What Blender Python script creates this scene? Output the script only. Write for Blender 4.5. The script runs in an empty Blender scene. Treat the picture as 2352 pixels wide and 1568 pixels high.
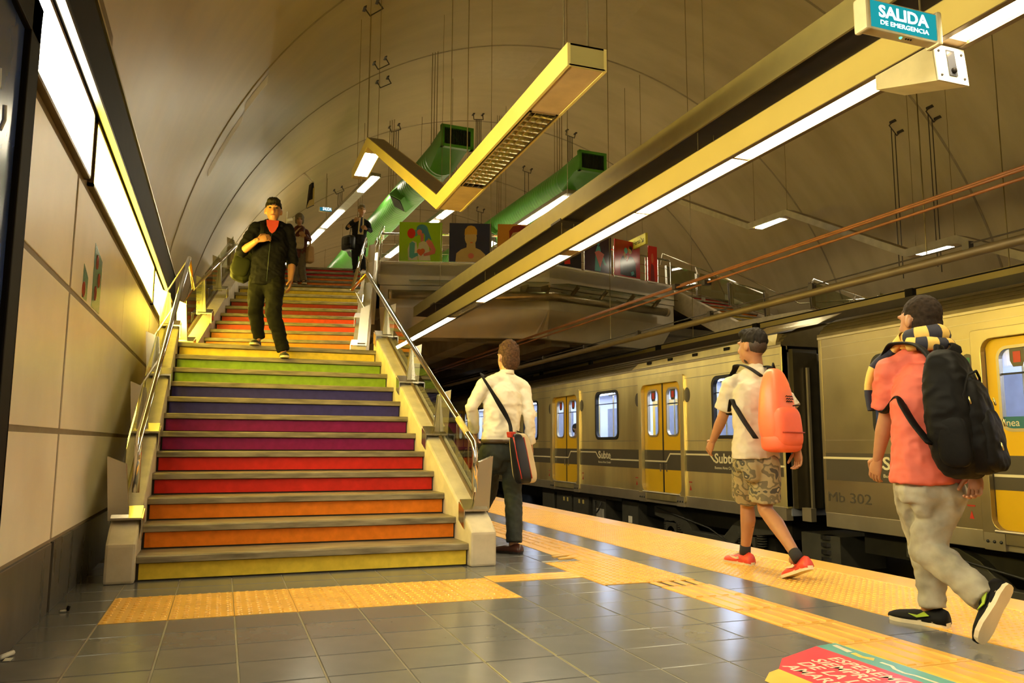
import bpy, bmesh, math, random
from math import sin, cos, pi, radians, sqrt, atan2, hypot
from mathutils import Vector, Matrix, Quaternion, noise

random.seed(7)
SC = bpy.context.scene
COL = SC.collection

# ------------------------------------------------------------------ camera
F_PX, W_PX, H_PX = 1827.5, 2352.0, 1568.0
YAW, PITCH, ROLL = radians(19.813), radians(7.349), radians(0.249)
CAM = Vector((0.0, 0.0, 0.92))
_fw = Vector((sin(YAW) * cos(PITCH), cos(YAW) * cos(PITCH), sin(PITCH)))
_r = Vector((cos(YAW), -sin(YAW), 0.0))
_u = _r.cross(_fw)
_rt = _r * cos(ROLL) + _u * sin(ROLL)
_up = -_r * sin(ROLL) + _u * cos(ROLL)
cd = bpy.data.cameras.new('camera')
cam = bpy.data.objects.new('camera', cd)
COL.objects.link(cam)
cd.sensor_fit = 'HORIZONTAL'
cd.sensor_width = 36.0
cd.lens = 36.0 * F_PX / W_PX
cd.clip_start = 0.05
cd.clip_end = 300
m = Matrix.Identity(4)
for i in range(3):
    m[i][0], m[i][1], m[i][2], m[i][3] = _rt[i], _up[i], -_fw[i], CAM[i]
cam.matrix_world = m
SC.camera = cam

# ------------------------------------------------------------------ world, exposure
w = bpy.data.worlds.new('world')
SC.world = w
w.use_nodes = True
w.node_tree.nodes['Background'].inputs[0].default_value = (0.02, 0.018, 0.012, 1)
w.node_tree.nodes['Background'].inputs[1].default_value = 0.3
SC.view_settings.view_transform = 'Standard'
SC.view_settings.look = 'None'
SC.view_settings.gamma = 1.0
SC.view_settings.use_curve_mapping = False
SC.view_settings.exposure = 1.95
SC.cycles.max_bounces = 7
SC.cycles.diffuse_bounces = 4
SC.cycles.glossy_bounces = 4
SC.cycles.transmission_bounces = 6
SC.cycles.transparent_max_bounces = 12
SC.cycles.sample_clamp_indirect = 6.0
SC.cycles.caustics_reflective = False
SC.cycles.caustics_refractive = False

# strengths of the lamps the station has (used by the lamp builders below)
LAMP_BEAM = 17.0      # white fluorescent panels in the long channels
LAMP_WALL = 14.0       # backlit panels along the wall
LAMP_ROW = 16.0       # distant rows over the upper hall, the farthest one added
LAMP_TRAIN = 2.6      # ceiling tubes inside the train


# ------------------------------------------------------------------ measuring helpers (pixel of the photo -> point at a known depth)
def ray(px, py):
    return _fw + _rt * ((px - W_PX / 2) / F_PX) - _up * ((py - H_PX / 2) / F_PX)


def atx(px, py, x):
    d = ray(px, py)
    return CAM + d * ((x - CAM.x) / d.x)


def aty(px, py, y):
    d = ray(px, py)
    return CAM + d * ((y - CAM.y) / d.y)


def atz(px, py, z):
    d = ray(px, py)
    return CAM + d * ((z - CAM.z) / d.z)


# ------------------------------------------------------------------ materials
MATS = {}


def mat(name, col, rough=0.5, metal=0.0, var=0.12, scale=6.0, bump=0.0, bscale=60.0, col2=None, spec=0.5, stretch=None, alpha=None,
        coat=0.0, emis=None, estr=0.0, trans=0.0, ior=1.45, rvar=0.0):
    if name in MATS:
        return MATS[name]
    M = bpy.data.materials.new(name)
    M.use_nodes = True
    nt = M.node_tree
    b = nt.nodes['Principled BSDF']
    b.inputs['Roughness'].default_value = rough
    b.inputs['Metallic'].default_value = metal
    b.inputs['Specular IOR Level'].default_value = spec
    b.inputs['Coat Weight'].default_value = coat
    b.inputs['IOR'].default_value = ior
    b.inputs['Transmission Weight'].default_value = trans
    tc = nt.nodes.new('ShaderNodeTexCoord')
    mp = nt.nodes.new('ShaderNodeMapping')
    nt.links.new(tc.outputs['Object'], mp.inputs[0])
    if stretch:
        mp.inputs['Scale'].default_value = stretch
    nz = nt.nodes.new('ShaderNodeTexNoise')
    nz.inputs['Scale'].default_value = scale
    nz.inputs['Detail'].default_value = 5
    nt.links.new(mp.outputs[0], nz.inputs[0])
    rp = nt.nodes.new('ShaderNodeValToRGB')
    a = [max(0, c * (1 - var)) for c in col]
    z = [min(1, c * (1 + var)) for c in (col2 or col)]
    rp.color_ramp.elements[0].color = (*a, 1)
    rp.color_ramp.elements[1].color = (*z, 1)
    rp.color_ramp.elements[0].position = 0.3
    rp.color_ramp.elements[1].position = 0.7
    nt.links.new(nz.outputs[0], rp.inputs[0])
    nt.links.new(rp.outputs[0], b.inputs['Base Color'])
    if rvar:
        mr = nt.nodes.new('ShaderNodeMapRange')
        mr.inputs[3].default_value = max(0.02, rough - rvar)
        mr.inputs[4].default_value = rough + rvar
        nt.links.new(nz.outputs[0], mr.inputs[0])
        nt.links.new(mr.outputs[0], b.inputs['Roughness'])
    if bump:
        n2 = nt.nodes.new('ShaderNodeTexNoise')
        n2.inputs['Scale'].default_value = bscale
        n2.inputs['Detail'].default_value = 4
        nt.links.new(mp.outputs[0], n2.inputs[0])
        bp = nt.nodes.new('ShaderNodeBump')
        bp.inputs['Strength'].default_value = bump
        bp.inputs['Distance'].default_value = 0.01
        nt.links.new(n2.outputs[0], bp.inputs['Height'])
        nt.links.new(bp.outputs[0], b.inputs['Normal'])
    if alpha is not None:
        b.inputs['Alpha'].default_value = alpha
    if emis:
        b.inputs['Emission Color'].default_value = (*emis, 1)
        b.inputs['Emission Strength'].default_value = estr
    MATS[name] = M
    return M


def lamp_mat(name, col, strength):
    if name in MATS:
        return MATS[name]
    M = bpy.data.materials.new(name)
    M.use_nodes = True
    nt = M.node_tree
    for n in list(nt.nodes):
        nt.nodes.remove(n)
    o = nt.nodes.new('ShaderNodeOutputMaterial')
    e = nt.nodes.new('ShaderNodeEmission')
    e.inputs[0].default_value = (*col, 1)
    e.inputs[1].default_value = strength
    nt.links.new(e.outputs[0], o.inputs[0])
    MATS[name] = M
    return M


def glass_mat(name, tint=(0.75, 0.8, 0.72), clear=0.85, rough=0.02, refl=1.0):
    """thin sheet: mostly clear, reflecting at grazing angles"""
    if name in MATS:
        return MATS[name]
    M = bpy.data.materials.new(name)
    M.use_nodes = True
    nt = M.node_tree
    for n in list(nt.nodes):
        nt.nodes.remove(n)
    o = nt.nodes.new('ShaderNodeOutputMaterial')
    t = nt.nodes.new('ShaderNodeBsdfTransparent')
    t.inputs[0].default_value = (tint[0] * clear, tint[1] * clear, tint[2] * clear, 1)
    g = nt.nodes.new('ShaderNodeBsdfGlossy')
    g.inputs[0].default_value = (refl, refl, refl, 1)
    g.inputs['Roughness'].default_value = rough
    fr = nt.nodes.new('ShaderNodeFresnel')
    fr.inputs[0].default_value = 1.5
    ge = nt.nodes.new('ShaderNodeNewGeometry')
    mu = nt.nodes.new('ShaderNodeMath')
    mu.operation = 'MULTIPLY_ADD'
    mu.inputs[1].default_value = -1.0
    mu.inputs[2].default_value = 1.0
    nt.links.new(ge.outputs['Backfacing'], mu.inputs[0])
    mm = nt.nodes.new('ShaderNodeMath')
    mm.operation = 'MULTIPLY'
    nt.links.new(fr.outputs[0], mm.inputs[0])
    nt.links.new(mu.outputs[0], mm.inputs[1])
    mx = nt.nodes.new('ShaderNodeMixShader')
    nt.links.new(mm.outputs[0], mx.inputs[0])
    nt.links.new(t.outputs[0], mx.inputs[1])
    nt.links.new(g.outputs[0], mx.inputs[2])
    nt.links.new(mx.outputs[0], o.inputs[0])
    MATS[name] = M
    return M


# ------------------------------------------------------------------ mesh collecting
class MB:
    def __init__(self):
        self.v = []
        self.f = []
        self.mi = []
        self.cur = 0

    def add(self, vs, fs):
        o = len(self.v)
        self.v += [tuple(p) for p in vs]
        for f in fs:
            self.f.append(tuple(o + i for i in f))
            self.mi.append(self.cur)

    def box(self, a, b):
        x0, y0, z0 = a
        x1, y1, z1 = b
        self.add([(x0, y0, z0), (x1, y0, z0), (x1, y1, z0), (x0, y1, z0), (x0, y0, z1), (x1, y0, z1), (x1, y1, z1), (x0, y1, z1)],
                 [(0, 3, 2, 1), (4, 5, 6, 7), (0, 1, 5, 4), (1, 2, 6, 5), (2, 3, 7, 6), (3, 0, 4, 7)])
        return self

    def cbox(self, c, s, M=None):
        """box by centre and size, turned by a 3x3 / quaternion about its centre"""
        vs = []
        for dz in (-.5, .5):
            for dx, dy in ((-.5, -.5), (.5, -.5), (.5, .5), (-.5, .5)):
                p = Vector((dx * s[0], dy * s[1], dz * s[2]))
                if M is not None:
                    p = M @ p
                vs.append(Vector(c) + p)
        self.add(vs, [(0, 3, 2, 1), (4, 5, 6, 7), (0, 1, 5, 4), (1, 2, 6, 5), (2, 3, 7, 6), (3, 0, 4, 7)])
        return self

    def prism(self, poly, d):
        """3D polygon pushed along vector d"""
        n = len(poly)
        P = [Vector(p) for p in poly]
        d = Vector(d)
        nrm = Vector()
        for i in range(n):
            nrm += (P[i] - P[0]).cross(P[(i + 1) % n] - P[0])
        if nrm.dot(d) > 0:
            P.reverse()
        vs = P + [p + d for p in P]
        fs = [tuple(range(n)), tuple(reversed(range(n, 2 * n)))]
        fs += [((i + 1) % n, i, i + n, (i + 1) % n + n) for i in range(n)]
        self.add(vs, fs)
        return self

    def bar(self, p, q, w, h, up=(0, 0, 1)):
        """rectangular bar from p to q, w across, h along up"""
        p, q = Vector(p), Vector(q)
        d = (q - p)
        L = d.length
        d.normalize()
        s = d.cross(Vector(up))
        if s.length < 1e-5:
            s = d.cross(Vector((1, 0, 0)))
        s.normalize()
        t = s.cross(d).normalized()
        M = Matrix((s, d, t)).transposed()
        return self.cbox((p + q) / 2, (w, L, h), M)

    def tube(self, pts, r, n=10, cap=True):
        pts = [Vector(p) for p in pts]
        rs = r if isinstance(r, (list, tuple)) else [r] * len(pts)
        rings = []
        prev = None
        for i, p in enumerate(pts):
            if i == 0:
                d = pts[1] - p
            elif i == len(pts) - 1:
                d = p - pts[i - 1]
            else:
                d = (pts[i + 1] - p).normalized() + (p - pts[i - 1]).normalized()
            d.normalize()
            if prev is None:
                a = Vector((0, 0, 1)) if abs(d.z) < 0.9 else Vector((1, 0, 0))
                s = d.cross(a).normalized()
            else:
                s = (prev - d * prev.dot(d)).normalized()
            prev = s
            t = d.cross(s)
            k = 1.0
            if 0 < i < len(pts) - 1:
                c = (pts[i + 1] - p).normalized().dot((p - pts[i - 1]).normalized())
                k = 1.0 / max(0.5, sqrt(max(0.01, (1 + c) / 2)))
            rings.append([p + s * (cos(2 * pi * j / n) * rs[i]) + t * (sin(2 * pi * j / n) * rs[i]) for j in range(n)])
        self.loft(rings, cap)
        return self

    def loft(self, rings, cap=True, closed=True):
        n = len(rings[0])
        vs = [p for R in rings for p in R]
        fs = []
        for i in range(len(rings) - 1):
            for j in range(n if closed else n - 1):
                k = (j + 1) % n
                fs.append((i * n + j, i * n + k, (i + 1) * n + k, (i + 1) * n + j))
        if cap:
            fs.append(tuple(reversed(range(n))))
            fs.append(tuple(range((len(rings) - 1) * n, len(rings) * n)))
        self.add(vs, fs)
        return self

    def ball(self, c, r, nu=12, nv=8, M=None):
        r = (r, r, r) if isinstance(r, (int, float)) else r
        vs = []
        for i in range(1, nv):
            th = pi * i / nv
            for j in range(nu):
                ph = 2 * pi * j / nu
                p = Vector((r[0] * sin(th) * cos(ph), r[1] * sin(th) * sin(ph), r[2] * cos(th)))
                if M is not None:
                    p = M @ p
                vs.append(Vector(c) + p)
        t = Vector((0, 0, r[2]))
        if M is not None:
            t = M @ t
        vs.append(Vector(c) + t)
        vs.append(Vector(c) - t)
        T, B = len(vs) - 2, len(vs) - 1
        fs = []
        for i in range(nv - 2):
            for j in range(nu):
                k = (j + 1) % nu
                fs.append((i * nu + j, (i + 1) * nu + j, (i + 1) * nu + k, i * nu + k))
        for j in range(nu):
            k = (j + 1) % nu
            fs.append((T, j, k))
            fs.append((B, (nv - 2) * nu + k, (nv - 2) * nu + j))
        self.add(vs, fs)
        return self

    def limb(self, pts, rad, n=14, side=None, round_ends=True):
        """closed tube through pts; rad = (a, b) half-widths per point, a along `side`"""
        pts = [Vector(p) for p in pts]
        rad = [(r, r) if isinstance(r, (int, float)) else r for r in rad]
        P, R = list(pts), list(rad)
        if round_ends:
            d0 = (pts[0] - pts[1]).normalized()
            d1 = (pts[-1] - pts[-2]).normalized()
            m0, m1 = min(rad[0]), min(rad[-1])
            P = [pts[0] + d0 * m0 * .95, pts[0] + d0 * m0 * .7] + P + [pts[-1] + d1 * m1 * .7, pts[-1] + d1 * m1 * .95]
            R = [(rad[0][0] * .3, rad[0][1] * .3), (rad[0][0] * .72, rad[0][1] * .72)] + R + \
                [(rad[-1][0] * .72, rad[-1][1] * .72), (rad[-1][0] * .3, rad[-1][1] * .3)]
        rings = []
        sv = Vector(side) if side is not None else None
        for i, p in enumerate(P):
            a = P[max(0, i - 1)]
            b = P[min(len(P) - 1, i + 1)]
            d = (b - a).normalized()
            if sv is None:
                sv = d.cross(Vector((0, 0, 1)))
                if sv.length < 0.1:
                    sv = Vector((1, 0, 0))
            s = (sv - d * sv.dot(d)).normalized()
            t = d.cross(s)
            rings.append([p + s * (cos(2 * pi * j / n) * R[i][0]) + t * (sin(2 * pi * j / n) * R[i][1]) for j in range(n)])
        return self.loft(rings)

    def mesh(self, name, mats, smooth=False):
        me = bpy.data.meshes.new(name)
        me.from_pydata(self.v, [], self.f)
        mats = mats if isinstance(mats, (list, tuple)) else [mats]
        for x in mats:
            me.materials.append(x)
        if len(mats) > 1:
            me.polygons.foreach_set('material_index', self.mi)
        if smooth:
            me.polygons.foreach_set('use_smooth', [True] * len(me.polygons))
        me.update()
        return me

    def build(self, name, mats, parent=None, smooth=False, bevel=0.0, auto=None):
        me = self.mesh(name, mats, smooth)
        return link(name, me, parent, bevel, auto)


def link(name, me, parent=None, bevel=0.0, auto=None):
    o = bpy.data.objects.new(name, me)
    COL.objects.link(o)
    if parent is not None:
        o.parent = parent
        o.matrix_parent_inverse = parent.matrix_basis.inverted()
    if bevel:
        bm = bmesh.new()
        bm.from_mesh(me)
        bmesh.ops.remove_doubles(bm, verts=bm.verts, dist=1e-5)
        ed = [e for e in bm.edges if len(e.link_faces) == 2 and e.calc_face_angle(0) > 0.6]
        bmesh.ops.bevel(bm, geom=ed, offset=bevel, segments=2, affect='EDGES', profile=0.6, clamp_overlap=True)
        bm.to_mesh(me)
        bm.free()
    if auto is not None:
        me.polygons.foreach_set('use_smooth', [True] * len(me.polygons))
        me.set_sharp_from_angle(angle=radians(auto))
    return o


def inst(name, me, parent, M):
    """another copy of a piece, sharing its mesh"""
    o = bpy.data.objects.new(name, me)
    COL.objects.link(o)
    o.matrix_basis = M
    if parent is not None:
        o.parent = parent
        o.matrix_parent_inverse = parent.matrix_basis.inverted()
    return o


def thing(name, label, cat, loc=(0, 0, 0), group=None):
    o = bpy.data.objects.new(name, None)
    COL.objects.link(o)
    o.empty_display_size = 0.1
    o.location = loc
    return tag(o, label, cat, group)


def tag(o, label, cat, group=None):
    o['label'] = label
    o['category'] = cat
    if group:
        o['group'] = group
    return o


def struct(o, label=None):
    o['kind'] = 'structure'
    if label:
        o['label'] = label
    return o


def empty_struct(name, label=None):
    o = bpy.data.objects.new(name, None)
    COL.objects.link(o)
    return struct(o, label)


def text_mesh(s, size, extrude=0.0015, bold=0.0, spacing=1.0):
    """flat lettering as a mesh, origin at its lower left, lying in XY"""
    cu = bpy.data.curves.new('lettering', 'FONT')
    cu.body = s
    cu.size = size
    cu.extrude = extrude
    cu.offset = bold
    cu.space_character = spacing
    cu.resolution_u = 3
    o = bpy.data.objects.new('lettering', cu)
    COL.objects.link(o)
    dg = bpy.context.evaluated_depsgraph_get()
    me = bpy.data.meshes.new_from_object(o.evaluated_get(dg))
    bpy.data.objects.remove(o)
    bpy.data.curves.remove(cu)
    return me


def lettering(name, s, size, origin, xdir, ydir, material, parent, extrude=0.0015, bold=0.0, width=None, spacing=1.0):
    me = text_mesh(s, size, extrude, bold, spacing)
    xd, yd = Vector(xdir).normalized(), Vector(ydir).normalized()
    zd = xd.cross(yd)
    k = 1.0
    if width:
        xs = [v.co.x for v in me.vertices]
        k = width / max(1e-6, max(xs) - min(xs))
    for v in me.vertices:
        c = v.co
        v.co = Vector(origin) + xd * (c.x * k) + yd * c.y + zd * c.z
    me.materials.clear()
    me.materials.append(material)
    return link(name, me, parent)

# ================================================================== THE SETTING
XC = 7.05                     # the station mirrors about this line
VX, VZ, VR = 7.4, 1.93, 8.4   # vault circle
EDGE_X = 4.55                 # platform edge
WALL_X = -0.86

M_tile = mat('grey_floor_tile', (0.125, 0.124, 0.122), rough=0.20, var=0.06, scale=2.5, col2=(0.15, 0.146, 0.138))
M_grout = mat('floor_grout', (0.22, 0.19, 0.135), rough=0.7)
M_tact = mat('yellow_tactile', (0.66, 0.355, 0.06), rough=0.33, var=0.14, scale=5, rvar=0.08)
M_tact2 = mat('yellow_edge_tactile', (0.72, 0.40, 0.07), rough=0.36, var=0.12, scale=3, rvar=0.08)
M_panel = mat('cream_wall_panel', (0.90, 0.80, 0.63), rough=0.34, var=0.07, scale=1.6, rvar=0.07, bump=0.03, bscale=4, col2=(0.93, 0.84, 0.68))
M_joint = mat('brown_joint', (0.24, 0.185, 0.12), rough=0.6)
M_base = mat('slate_baseboard', (0.085, 0.08, 0.076), rough=0.3, var=0.25, scale=9, stretch=(1, 1, .15), rvar=0.1)
M_vault = mat('vault_plaster', (0.43, 0.345, 0.195), rough=0.45, var=0.07, scale=1.1, stretch=(.5, 1.6, .5), bump=0.02, bscale=5, rvar=0.10, col2=(0.47, 0.38, 0.225))
M_seam = mat('vault_seam', (0.27, 0.22, 0.14), rough=0.6)
M_conc = mat('kerb_concrete', (0.52, 0.45, 0.32), rough=0.55, var=0.14, scale=7, bump=0.05, bscale=30)
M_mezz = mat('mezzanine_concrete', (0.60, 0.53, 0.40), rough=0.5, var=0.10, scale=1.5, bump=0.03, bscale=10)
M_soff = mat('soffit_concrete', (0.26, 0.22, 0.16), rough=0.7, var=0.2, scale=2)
M_dark = mat('pit_dark', (0.018, 0.016, 0.013), rough=0.85, var=0.4, scale=5)
M_black = mat('black_channel', (0.008, 0.006, 0.005), rough=0.65, spec=0.12, var=0.2)
M_brown = mat('brown_metal_trim', (0.16, 0.11, 0.055), rough=0.35, metal=0.4)
M_steel = mat('brushed_steel', (0.62, 0.58, 0.50), rough=0.26, metal=1.0, var=0.06, scale=30, stretch=(1, 1, 20))
M_chrome = mat('polished_rail_steel', (0.80, 0.77, 0.70), rough=0.10, metal=1.0, var=0.03)
M_yellow = mat('yellow_paint', (0.52, 0.41, 0.12), rough=0.4, var=0.06, scale=2)
M_yplain = mat('yellow_pale_paint', (0.66, 0.53, 0.22), rough=0.45, var=0.06, scale=2)
M_copper = mat('copper_cable', (0.21, 0.07, 0.02), rough=0.45, var=0.2)
M_wire = mat('hanger_wire', (0.22, 0.17, 0.08), rough=0.4, metal=0.7)
M_green = mat('green_duct_paint', (0.06, 0.24, 0.03), rough=0.36, var=0.08, scale=3)
M_darkgrille = mat('dark_grille', (0.02, 0.028, 0.015), rough=0.6)
M_white = mat('white_enamel', (0.72, 0.68, 0.58), rough=0.4, var=0.05)
M_glass = glass_mat('rail_glass', (0.80, 0.82, 0.70), 0.9)

# ---------------------------------------------------------------- platform floor
floor = MB().box((WALL_X - .1, -6, -0.12), (EDGE_X, 40, -0.0035)).build('floor', M_grout)
struct(floor, 'dark grey tiled platform floor with yellow tactile paving')


def tile_mesh(name, w, h, m, g=0.004, z1=0.0, z0=-0.03):
    b = MB()
    e = 0.0025
    x0, x1, y0, y1 = g, w - g, g, h - g
    b.loft([[Vector((x0, y0, z0)), Vector((x1, y0, z0)), Vector((x1, y1, z0)), Vector((x0, y1, z0))],
            [Vector((x0, y0, z1 - e)), Vector((x1, y0, z1 - e)), Vector((x1, y1, z1 - e)), Vector((x0, y1, z1 - e))],
            [Vector((x0 + e, y0 + e, z1)), Vector((x1 - e, y0 + e, z1)), Vector((x1 - e, y1 - e, z1)), Vector((x0 + e, y1 - e, z1))]])
    return b.mesh(name, m)


def dome_mesh(name, w, h, nx, ny, m, r=0.016, hgt=0.005):
    b = MB()
    g = 0.002
    b.box((g, g, -0.03), (w - g, h - g, 0.001))
    for i in range(nx):
        for j in range(ny):
            cx = (i + .5) * w / nx
            cy = (j + .5) * h / ny
            R0 = [Vector((cx + r * cos(k * pi / 4), cy + r * sin(k * pi / 4), 0.001)) for k in range(8)]
            R1 = [Vector((cx + r * .62 * cos(k * pi / 4), cy + r * .62 * sin(k * pi / 4), 0.001 + hgt)) for k in range(8)]
            o = len(b.v)
            b.add(R0 + R1, [(k, (k + 1) % 8, 8 + (k + 1) % 8, 8 + k) for k in range(8)] + [tuple(range(8, 16))])
    return b.mesh(name, m)


def rib_mesh(name, w, h, n, m, along_y=True):
    b = MB()
    g = 0.003
    b.box((g, g, -0.03), (w - g, h - g, 0.0005))
    for i in range(n):
        c = (i + .5) / n
        hw = .30 / n
        if along_y:
            x0, x1, y0, y1 = (c - hw) * w, (c + hw) * w, .02, h - .02
        else:
            x0, x1, y0, y1 = .02, w - .02, (c - hw) * h, (c + hw) * h
        e = 0.006
        b.loft([[Vector((x0, y0, 0)), Vector((x1, y0, 0)), Vector((x1, y1, 0)), Vector((x0, y1, 0))],
                [Vector((x0 + e, y0 + e, .006)), Vector((x1 - e, y0 + e, .006)), Vector((x1 - e, y1 - e, .006)), Vector((x0 + e, y1 - e, .006))]])
    return b.mesh(name, m)


TS = 0.33
t_std = tile_mesh('tile', TS, TS, M_tile)
t_half = tile_mesh('tile', 0.24, TS, M_tile)
GX0 = -0.556
for iy in range(-10, 24):
    y0 = 4.68 + TS * iy
    if y0 < 1.2:
        continue
    for ix in range(-1, 9):
        x0 = GX0 + TS * ix
        if iy > 6 and ix < 7:          # hidden under and behind the stair
            continue
        if 0 <= iy < 2 and 0 <= ix < 7:
            continue
        if 3.0 > x0 + TS > 2.75 and ix == 9:
            continue
        w = TS
        me = t_std
        x0c = x0
        if ix == -1:
            me = t_std
        inst('tile', me, floor, Matrix.Translation((x0c, y0, 0)))
t_fill = tile_mesh('tile', 0.32, TS, M_tile)
for iy in range(-10, 24):
    y0 = 4.68 + TS * iy
    if y0 > 1.2 and not (4.85 < y0 < 5.9):
        inst('tile', t_fill, floor, Matrix.Translation((2.414, y0, 0)))
# grey strip between guide band and edge
t_strip = tile_mesh('tile', 0.345, 0.66, M_tile)
for k in range(17):
    inst('tile', t_strip, floor, Matrix.Translation((3.105, 1.2 + .66 * k, 0)))
t_strip2 = tile_mesh('tile', 0.345, 6.0, M_tile)
inst('tile', t_strip2, floor, Matrix.Translation((3.105, 1.2 + .66 * 17, 0)))
# warning pad at the foot of the stair
t_dome = dome_mesh('tactile_tile', TS, 0.365, 6, 6, M_tact)
for ix in range(7):
    for iy in range(2):
        inst('tactile_tile', t_dome, floor, Matrix.Translation((GX0 + TS * ix, 4.66 + .365 * iy, 0.001)))
# strip of ribbed tiles from the pad to the junction
t_ribx = rib_mesh('guide_tile', 0.33, 0.25, 3, M_tact, False)
for k in range(2):
    inst('guide_tile', t_ribx, floor, Matrix.Translation((1.76 + .33 * k, 5.21, 0.0015)))
# junction of domed tiles
t_dome2 = dome_mesh('tactile_tile', 0.345, 0.345, 6, 6, M_tact)
for ix in range(2):
    for iy in range(3):
        inst('tactile_tile', t_dome2, floor, Matrix.Translation((2.415 + .345 * ix, 4.88 + .345 * iy, 0.0025)))
# ribbed guide band along the platform
t_ribg = rib_mesh('guide_tile', 0.37, 0.40, 4, M_tact, True)
for k in range(28):
    y0 = 1.1 + .4 * k
    inst('guide_tile', t_ribg, floor, Matrix.Translation((2.735, y0, 0.0005 if not 4.6 < y0 < 5.9 else -0.004)))
# domed edge strip
t_edge = dome_mesh('tactile_tile', 0.405, 0.405, 8, 8, M_tact2, r=0.013)
t_lip = tile_mesh('edge_tile', 0.30, 0.81, M_tact2, g=0.002, z1=0.004)
for k in range(32):
    for c in range(2):
        inst('tactile_tile', t_edge, floor, Matrix.Translation((3.45 + .405 * c, 1.3 + .405 * k, 0.001)))
for k in range(16):
    inst('edge_tile', t_lip, floor, Matrix.Translation((4.262, 1.3 + .81 * k, 0)))
t_far = tile_mesh('edge_tile', 1.11, 14.0, M_tact2, g=0.002, z1=0.004)
inst('edge_tile', t_far, floor, Matrix.Translation((3.45, 14.26, 0)))
t_farg = tile_mesh('guide_tile', 0.37, 14.0, M_tact, g=0.002, z1=0.003)
inst('guide_tile', t_farg, floor, Matrix.Translation((2.735, 12.3, 0)))
# pale strip beside the guide band, beyond the junction
sb = MB().box((2.64, 6.32, -.01), (2.73, 10.4, 0.003))
for k in range(2):
    yy = 6.05 + .13 * k
    sb.prism([(2.60 + .0 * k, yy, 0.0), (2.60, yy + .05, 0.0), (2.80, yy + .11, 0.0), (2.80, yy + .06, 0.0)], (0, 0, .009))
sb.build('edge_stripe', M_tact2, floor)

# ---------------------------------------------------------------- track pit, far platform
pit = MB()
pit.box((EDGE_X, -6, -1.3), (10.0, 60, -1.12))
pit.build('floor_track_bed', M_dark)
struct(bpy.data.objects['floor_track_bed'], 'dark ballast bed of the two tracks')
side = MB().box((EDGE_X - .25, -6, -1.2), (EDGE_X - .06, 45, -.02)).build('wall_platform_side', M_dark)
struct(side)
fp = MB().box((9.75, -6, -1.2), (15.9, 45, 0)).build('floor_far_platform', M_tile)
struct(fp)
M_railsteel = mat('worn_rail', (0.16, 0.12, 0.08), rough=0.4, metal=0.9)
for i, x in enumerate((5.05, 6.45, 7.6, 9.0)):
    r = MB().box((x - .035, -6, -1.0), (x + .035, 45, -.96)).box((x - .012, -6, -1.08), (x + .012, 45, -1.0)).box((x - .07, -6, -1.12), (x + .07, 45, -1.08))
    o = r.build('track_rail', M_railsteel)
    tag(o, ['steel running rail nearest the platform edge', 'steel running rail in the middle of the empty track',
            'steel running rail under the train, platform side', 'steel running rail under the train, far side'][i], 'rail')

# ---------------------------------------------------------------- left wall
wl = MB().box((WALL_X - .25, -6, -.1), (WALL_X - .006, 40, 3.2)).build('wall_left', M_joint)
struct(wl, 'cream panelled platform wall with brown joints')
rows = ((0.395, 0.965), (0.995, 1.765), (1.80, 2.455))
cols = ((-5.9, -2.4), (-2.37, .03), (.06, 2.55), (2.58, 5.03), (5.085, 9.93), (9.96, 14.0), (14.03, 20))
for z0, z1 in rows:
    for y0, y1 in cols:
        segs = [(y0, y1)]
        if z0 > 1.7 and y0 > 5 and y1 < 10:
            segs = [(y0, 7.50), (7.508, y1)]
        for a, b in segs:
            MB().box((WALL_X - .022, a, z0), (WALL_X, b, z1)).build('wall_panel', M_panel, wl, bevel=0.003)
bb = MB().box((WALL_X - .02, -6, 0), (WALL_X - .005, 40, .36)).build('baseboard_left', M_joint)
struct(bb, 'dark slate baseboard under the cream wall')
for y0, y1 in ((-6, -2.4), (-2.37, .03), (.06, 2.55), (2.58, 5.02), (5.09, 7.5), (7.53, 9.93), (9.96, 14), (14.03, 20)):
    MB().box((WALL_X - .01, y0, .0), (WALL_X + .012, y1, .375)).build('baseboard_panel', M_base, bb, bevel=0.003)

# ---------------------------------------------------------------- vault
A0 = math.acos((VX - (WALL_X - .06)) / VR)
NSEG = 72
SEAMS = [-1.8, 2.8 + .0, 12.0, 16.6, 21.3, 26.0, 30.7, 36, 44]


def arc(R, k):
    a = pi - A0 - (pi - 2 * A0) * k / NSEG
    return VX + R * cos(a), VZ + R * sin(a)


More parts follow.
